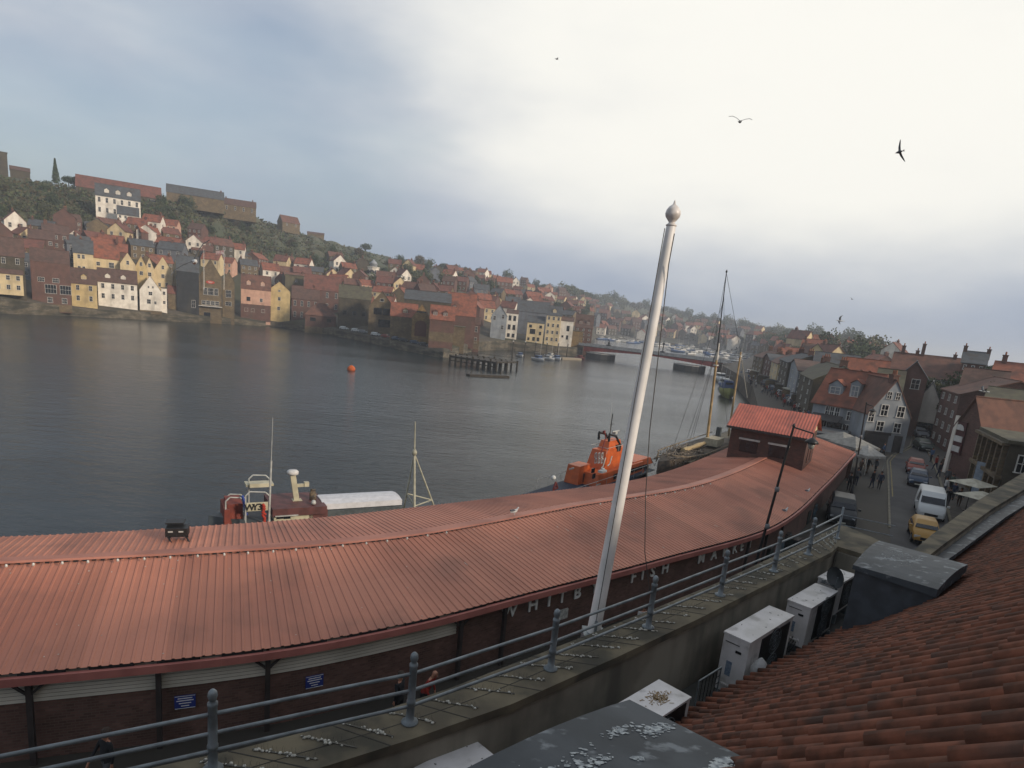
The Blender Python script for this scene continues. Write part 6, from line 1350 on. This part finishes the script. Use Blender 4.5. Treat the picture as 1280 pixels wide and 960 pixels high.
# ------------------------------------------------------------------ people
mskin=mat('skin','#a87860','#9a6c56',6,.6)
def cloth(n,a): return mat('cloth_'+n,a,None,8,.9)
CL_={'black':cloth('black','#1d1e21'),'navy':cloth('navy','#232c40'),'red':cloth('red','#8e2a20'),'grey':cloth('grey','#55585b'),'white':cloth('white','#b5b3af'),'brown':cloth('brown','#4b3a2c'),'blue':cloth('blue','#39506e'),'green':cloth('green','#38443a')}
mhair=mat('hair','#2c211a','#3a2c22',20,.8)
def person(label,loc,rz,top,legs,walk=.18,lean=0,bald=False,group=None,armf=.15,h=1.0):
    t=thing('person',label,'person',loc,rz,group); V=[];Rr=[];Ed=[]
    def v(x,y,z,r_): V.append((x*h,y*h,z*h)); Rr.append(r_*h); return len(V)-1
    def e(*ids):
        for a,b in zip(ids[:-1],ids[1:]): Ed.append((a,b))
    lx=lambda z:lean*max(0,z-.9)
    pel=v(0,0,.95,.15); wa=v(lx(1.1),0,1.10,.13); ch=v(lx(1.33),0,1.33,.155); nk=v(lx(1.48),0,1.48,.06); h0=v(lx(1.56)+.01,0,1.56,.075); h1=v(lx(1.65)+.01,0,1.65,.098); h2=v(lx(1.72),0,1.73,.07); e(pel,wa,ch,nk,h0,h1,h2)
    for s_ in(-1,1):
        sw=walk*s_; hp=v(0,.09*s_,.90,.105); kn=v(sw*.6+.03,.10*s_,.49,.065); an=v(sw*1.25-.03*(s_*walk<0),.10*s_,.09,.042); to=v(sw*1.25+.17,.115*s_,.035,.034); e(pel,hp,kn,an,to)
        sh=v(lx(1.42),.19*s_,1.42,.062); el=v(lx(1.15)-sw*.5+armf*.3,.25*s_,1.14,.045); wr=v(lx(.95)-sw*.9+armf,.24*s_,.90,.03); pa=v(lx(.9)-sw*1.0+armf*1.1,.235*s_,.83,.034); e(ch,sh,el,wr,pa)
        for k_,(dx,ln) in enumerate(((-.03,.07),(-.012,.085),(.006,.09),(.024,.08))): 
            f1=v(V[pa][0]/h+dx,.235*s_-.0,.83-ln*.6,.010); f2=v(V[pa][0]/h+dx+.006,.228*s_,.83-ln,.009); e(pa,f1,f2)
        th=v(V[pa][0]/h+.045,.222*s_,.81,.011); t2=v(V[pa][0]/h+.055,.22*s_,.775,.009); e(pa,th,t2)
    me=bpy.data.meshes.new('body'); me.from_pydata(V,Ed,[]); ob=bpy.data.objects.new('body',me); COL.objects.link(ob); ob.modifiers.new('s','SKIN'); 
    for i,r_ in enumerate(Rr): me.skin_vertices[0].data[i].radius=(r_,r_*(1.25 if V[i][2]>1.0*h and i<3 and abs(V[i][1])<.01 else 1)) if False else (r_,r_)
    me.skin_vertices[0].data[0].use_root=True; sb_=ob.modifiers.new('d','SUBSURF'); sb_.levels=1; sb_.render_levels=1
    dg=bpy.context.evaluated_depsgraph_get(); dg.update(); nm_=bpy.data.meshes.new_from_object(ob.evaluated_get(dg)); COL.objects.unlink(ob); bpy.data.objects.remove(ob)
    nm_.materials.clear()
    for m_ in(mskin,top,legs,mblk): nm_.materials.append(m_)
    for p_ in nm_.polygons:
        z=p_.center.z/h; y=abs(p_.center.y)/h; p_.use_smooth=True
        p_.material_index=0 if z>1.47 or (y>.19 and z<.93) else (1 if z>.93 else (3 if z<.1 else 2))
    ob=bpy.data.objects.new('body',nm_); COL.objects.link(ob); ob.parent=t
    hx=lx(1.66)+.01
    if not bald: B=MB(); B.lathe([(.104,-.02),(.110,.05),(.088,.11),(.04,.14),(.005,.15)],((hx-.018)*h,0,1.66*h),12); B.build('hair',mhair,t)
    B=MB(); B.lathe([(.014,0),(.003,.03)],((hx+.095)*h,0,1.64*h),6); 
    for s_ in(-1,1): B.lathe([(.002,-.008),(.010,0),(.002,.008)],((hx+.088)*h,.033*s_*h,1.675*h),6); 
    B.box(((hx+.088)*h,0,1.595*h),(.012,.045,.01)); B.build('face',mskin,t); return t
near=[((526,905),'red',  'bald man in a red shirt leaning forward, seen between the railing posts',True,.28)]
c=G(528,897,4.5); person('bald man in a red shirt bending forward behind the railing',(c.x,c.y,4.5),R(-25),CL_['red'],CL_['black'],.1,.42,True,armf=.3)
c=G(497,905,4.5); person('person in dark clothes half hidden behind the railing post',(c.x,c.y,4.5),R(160),CL_['black'],CL_['black'],.12)
c=G(799,806,4.5); person('person in a white shirt by the foot of the market wall',(c.x,c.y,4.5),R(100),CL_['white'],CL_['navy'],.12)
c=G(135,990,4.5); person('person in dark clothes walking at the bottom left of the street',(c.x,c.y,4.5),R(-120),CL_['black'],CL_['grey'],.16)
ppl=[(1089,610,'black','navy','left of the two walking together down the cobbles'),(1098,612,'navy','black','right of the two walking together down the cobbles'),(1093,593,'grey','black','walking alone behind the pair'),(1083,592,'black','brown','beside the white awning, nearer the road'),(1074,594,'brown','black','beside the white awning, nearer the market'),(1095,577,'black','black','standing in front of the pub shopfront'),(1103,571,'blue','black','in blue at the pub corner'),(1069,607,'grey','navy','close to the market wall behind the dark car'),
(1183,634,'black','black','on the footway right of the white van'),(1190,626,'navy','black','behind the one right of the van, in navy'),(1179,619,'white','navy','in a pale top near the white van'),(1172,597,'black','navy','by the red car on the footway'),(1177,590,'brown','black','under the sign panels'),(1168,588,'red','navy','in a red top beside the red car'),(1182,606,'grey','black','in grey in front of the brick gable'),(1197,634,'black','brown','near the cafe parasols'),(1163,577,'blue','black','at the mouth of the side street'),(1187,614,'green','black','in green near the brick gable'),(1060,614,'black','black','beside the second street lamp')]
for x,y,a,b,lab in ppl: c=G(x,y,4.51); person(f"{a} clad person {lab}",(c.x,c.y,4.5),rnd.uniform(0,6.2),CL_[a],CL_[b],rnd.uniform(.05,.22),group='people in the street')
pp=[person('x',(0,0,0),0,CL_[a],CL_[b],.15) for a,b in(('black','navy'),('grey','black'),('red','black'),('blue','grey'),('white','navy'))]; pn_=['dark clad','grey clad','red clad','blue clad','pale clad']; res=defaultdict(list)
for i in range(84):
    t_=q.random(); x=930+t_*78+q.uniform(-5,9); y=462+t_*50+q.uniform(1,17); k=q.choice((0,0,0,1,1,2,3,4)); c=G(x,y,4.5)
    res[k].append((x,dup(pp[k],(c.x,c.y,4.5),q.uniform(0,6))))
for k,lst in res.items():
    lst.sort(key=lambda a:a[0])
    for i,(x,o) in enumerate(lst): o['group']='people on the right bank promenade'; o['label']=f"{pn_[k]} person on the right bank promenade, {ordn[i] if i<12 else str(i+1)+'th'}{' from left' if i else ''} of {len(lst)}"
for b in pp:
    for c in list(b.children): bpy.data.objects.remove(c)
    bpy.data.objects.remove(b)
# ------------------------------------------------------------------ awnings, parasols, stalls, kiosks
mcan=mat('canvas_pale','#a9a595','#8f8b7c',2,.8,.2); mcan2=mat('canvas_white','#a09e97')
def gazebo(label,px,py,w_=3,h_=2.3,m_=None,rz=.4):
    c=G(px,py,4.5); t=thing('gazebo',label,'market tent',(c.x,c.y,4.5),rz,'tents and awnings at the market end'); B=MB(); z=h_; B.add([(-w_/2,-w_/2,z),(w_/2,-w_/2,z),(w_/2,w_/2,z),(-w_/2,w_/2,z),(0,0,z+.9)],[(0,1,4),(1,2,4),(2,3,4),(3,0,4)]); 
    for a,b in(((-1,-1),(1,-1)),((1,-1),(1,1)),((1,1),(-1,1)),((-1,1),(-1,-1))): B.slab([(a[0]*w_/2,a[1]*w_/2,z),(b[0]*w_/2,b[1]*w_/2,z),(b[0]*w_/2,b[1]*w_/2,z-.25),(a[0]*w_/2,a[1]*w_/2,z-.25)],(0.004,0.004,0))
    B.build('canopy',m_ or mat('canvas_grey','#7d7d78','#6a6a66',2,.8),t); 
    for x in(-1,1):
        for y in(-1,1): B=MB(); B.tube((x*w_*.48,y*w_*.48,0),(x*w_*.48,y*w_*.48,h_),.03,n=6); B.build('pole',mtube,t)
gazebo('pale grey tent at the far end of the market roof, left one',1046,578,4,2.6); gazebo('pale grey tent at the far end of the market roof, right one',1061,584,3.6,2.5); gazebo('low white awning on poles beside the second street lamp',1078,590,2.6,2.0,mcan2)
for px,py,lab in((1206,640,'square cream parasol, farther of the two before the columned building'),(1216,660,'square cream parasol, nearer of the two beside the stone parapet')):
    c=G(px,py,4.5); t=thing('parasol',lab,'parasol',(c.x,c.y,4.6),.5,'cream cafe parasols'); B=MB(); w_=3.0; B.add([(-w_/2,-w_/2.4,2.4),(w_/2,-w_/2.4,2.4),(w_/2,w_/2.4,2.4),(-w_/2,w_/2.4,2.4),(0,0,2.85)],[(0,1,4),(1,2,4),(2,3,4),(3,0,4),(3,2,1,0)]); B.build('canopy',mcan,t); B=MB(); B.tube((0,0,0),(0,0,2.6),.04); B.lathe([(.3,0),(.3,.08)]); B.build('pole',mpost,t)
c=G(1222,625,4.5); t=thing('menu_board','tall pale board leaning against the columned building','board',(c.x,c.y,4.6),R(-60)); B=MB(); B.box((0,0,1.9),(1.6,.08,3.0)); B.build('panel',mat('board_blue','#8d98a3','#7b8690',3),t); B=MB(); B.box((-.7,.1,.9),(.06,.06,1.8)); B.box((.7,.1,.9),(.06,.06,1.8)); B.build('frame',mpost,t)
q=random.Random(77)
for i in range(12):
    if i%2: continue
    t_=i/11; x=941+t_*60; y=473+t_*38; c=G(x,y,4.5); t=thing('kiosk','%s kiosk on the promenade, %s along the right bank'%(('pale topped','dark','grey topped')[(i//2)%3],'nearest the bridge, first' if i==0 else ordn[i]+' from the bridge'),'kiosk',(c.x,c.y,4.5),R(60+q.uniform(-8,8)),'kiosks on the right bank promenade')
    B=MB(); B.box((0,0,1.15),(3.4,2.2,2.3)); B.build('booth',(wm('stone'),wm('black'),wm('darkstone'),wm('brick'))[i%4],t); B=MB(); B.slab([(-1.9,-1.9,2.25),(1.9,-1.9,2.25),(1.9,1.3,2.6),(-1.9,1.3,2.6)],(0,0,.1)); B.build('awning',(mcan,mpost,mpier,mdkframe)[(i//2)%4],t); B=MB(); B.box((0,-1.12,1.5),(2.4,.06,.9)); B.build('hatch',mglass,t)
# clutter under the far eave of the market: bins and crates
for i,(px,py) in enumerate(((1018,700),(1008,694),(1029,660),(1038,652),(985,712),(1000,702))):
    c=G(px,py,4.5); t=thing('fish_box_stack' if i%2 else 'wheelie_bin',('stack of dark fish boxes against the market wall, %s' if i%2 else 'dark wheelie bin against the market wall, %s')%(('nearest the lamp','nearest the railing corner','farthest along')[i//2]),'fish boxes' if i%2 else 'bin',(c.x-1.2,c.y+.6,4.5),R(50),'bins and boxes by the market wall'); B=MB()
    if i%2:
        for k in range(4): B.box((0,0,.13+k*.26),(.8,.5,.23),q.uniform(-.08,.08))
        B.build('box',mat('fish_box','#3b5564','#5a5f5e',3),t); B=MB(); B.box((0,0,1.08),(.7,.42,.06)); B.build('lid',mpost,t)
    else:
        blk(B,-.3,.3,.08,1.0,-.33,.33,-.05); B.build('bin_body',mat('bin_dark','#23302a','#1c2622'),t); B=MB(); B.box((0,0,1.03),(.72,.76,.07)); B.build('lid',mpost,t)
# ------------------------------------------------------------------ the air between
ztop=0
dg=bpy.context.evaluated_depsgraph_get(); dg.update()
for o in bpy.data.objects:
    if o.type=='MESH':
        for c_ in o.bound_box:
            ztop=max(ztop,(o.matrix_world@Vector(c_)).z)
print('top',ztop)
B=MB(); B.box((0,4400,(ztop+3-4)/2),(19000,10200,ztop+3+4)); hz=B.build('haze',mat('haze_tmp','#888888')) 
HM=bpy.data.materials.new('haze'); HM.use_nodes=True; n=HM.node_tree.nodes; n.clear(); vo=n.new('ShaderNodeVolumePrincipled'); vo.inputs['Color'].default_value=(.80,.86,.95,1); vo.inputs['Density'].default_value=.00038; vo.inputs['Anisotropy'].default_value=.2; ou=n.new('ShaderNodeOutputMaterial'); HM.node_tree.links.new(vo.outputs[0],ou.inputs['Volume'])
hz.data.materials.clear(); hz.data.materials.append(HM); tag(hz,'thin pale haze lying over the harbour and far hills','haze',kind='stuff')

print('objects',len(bpy.data.objects))
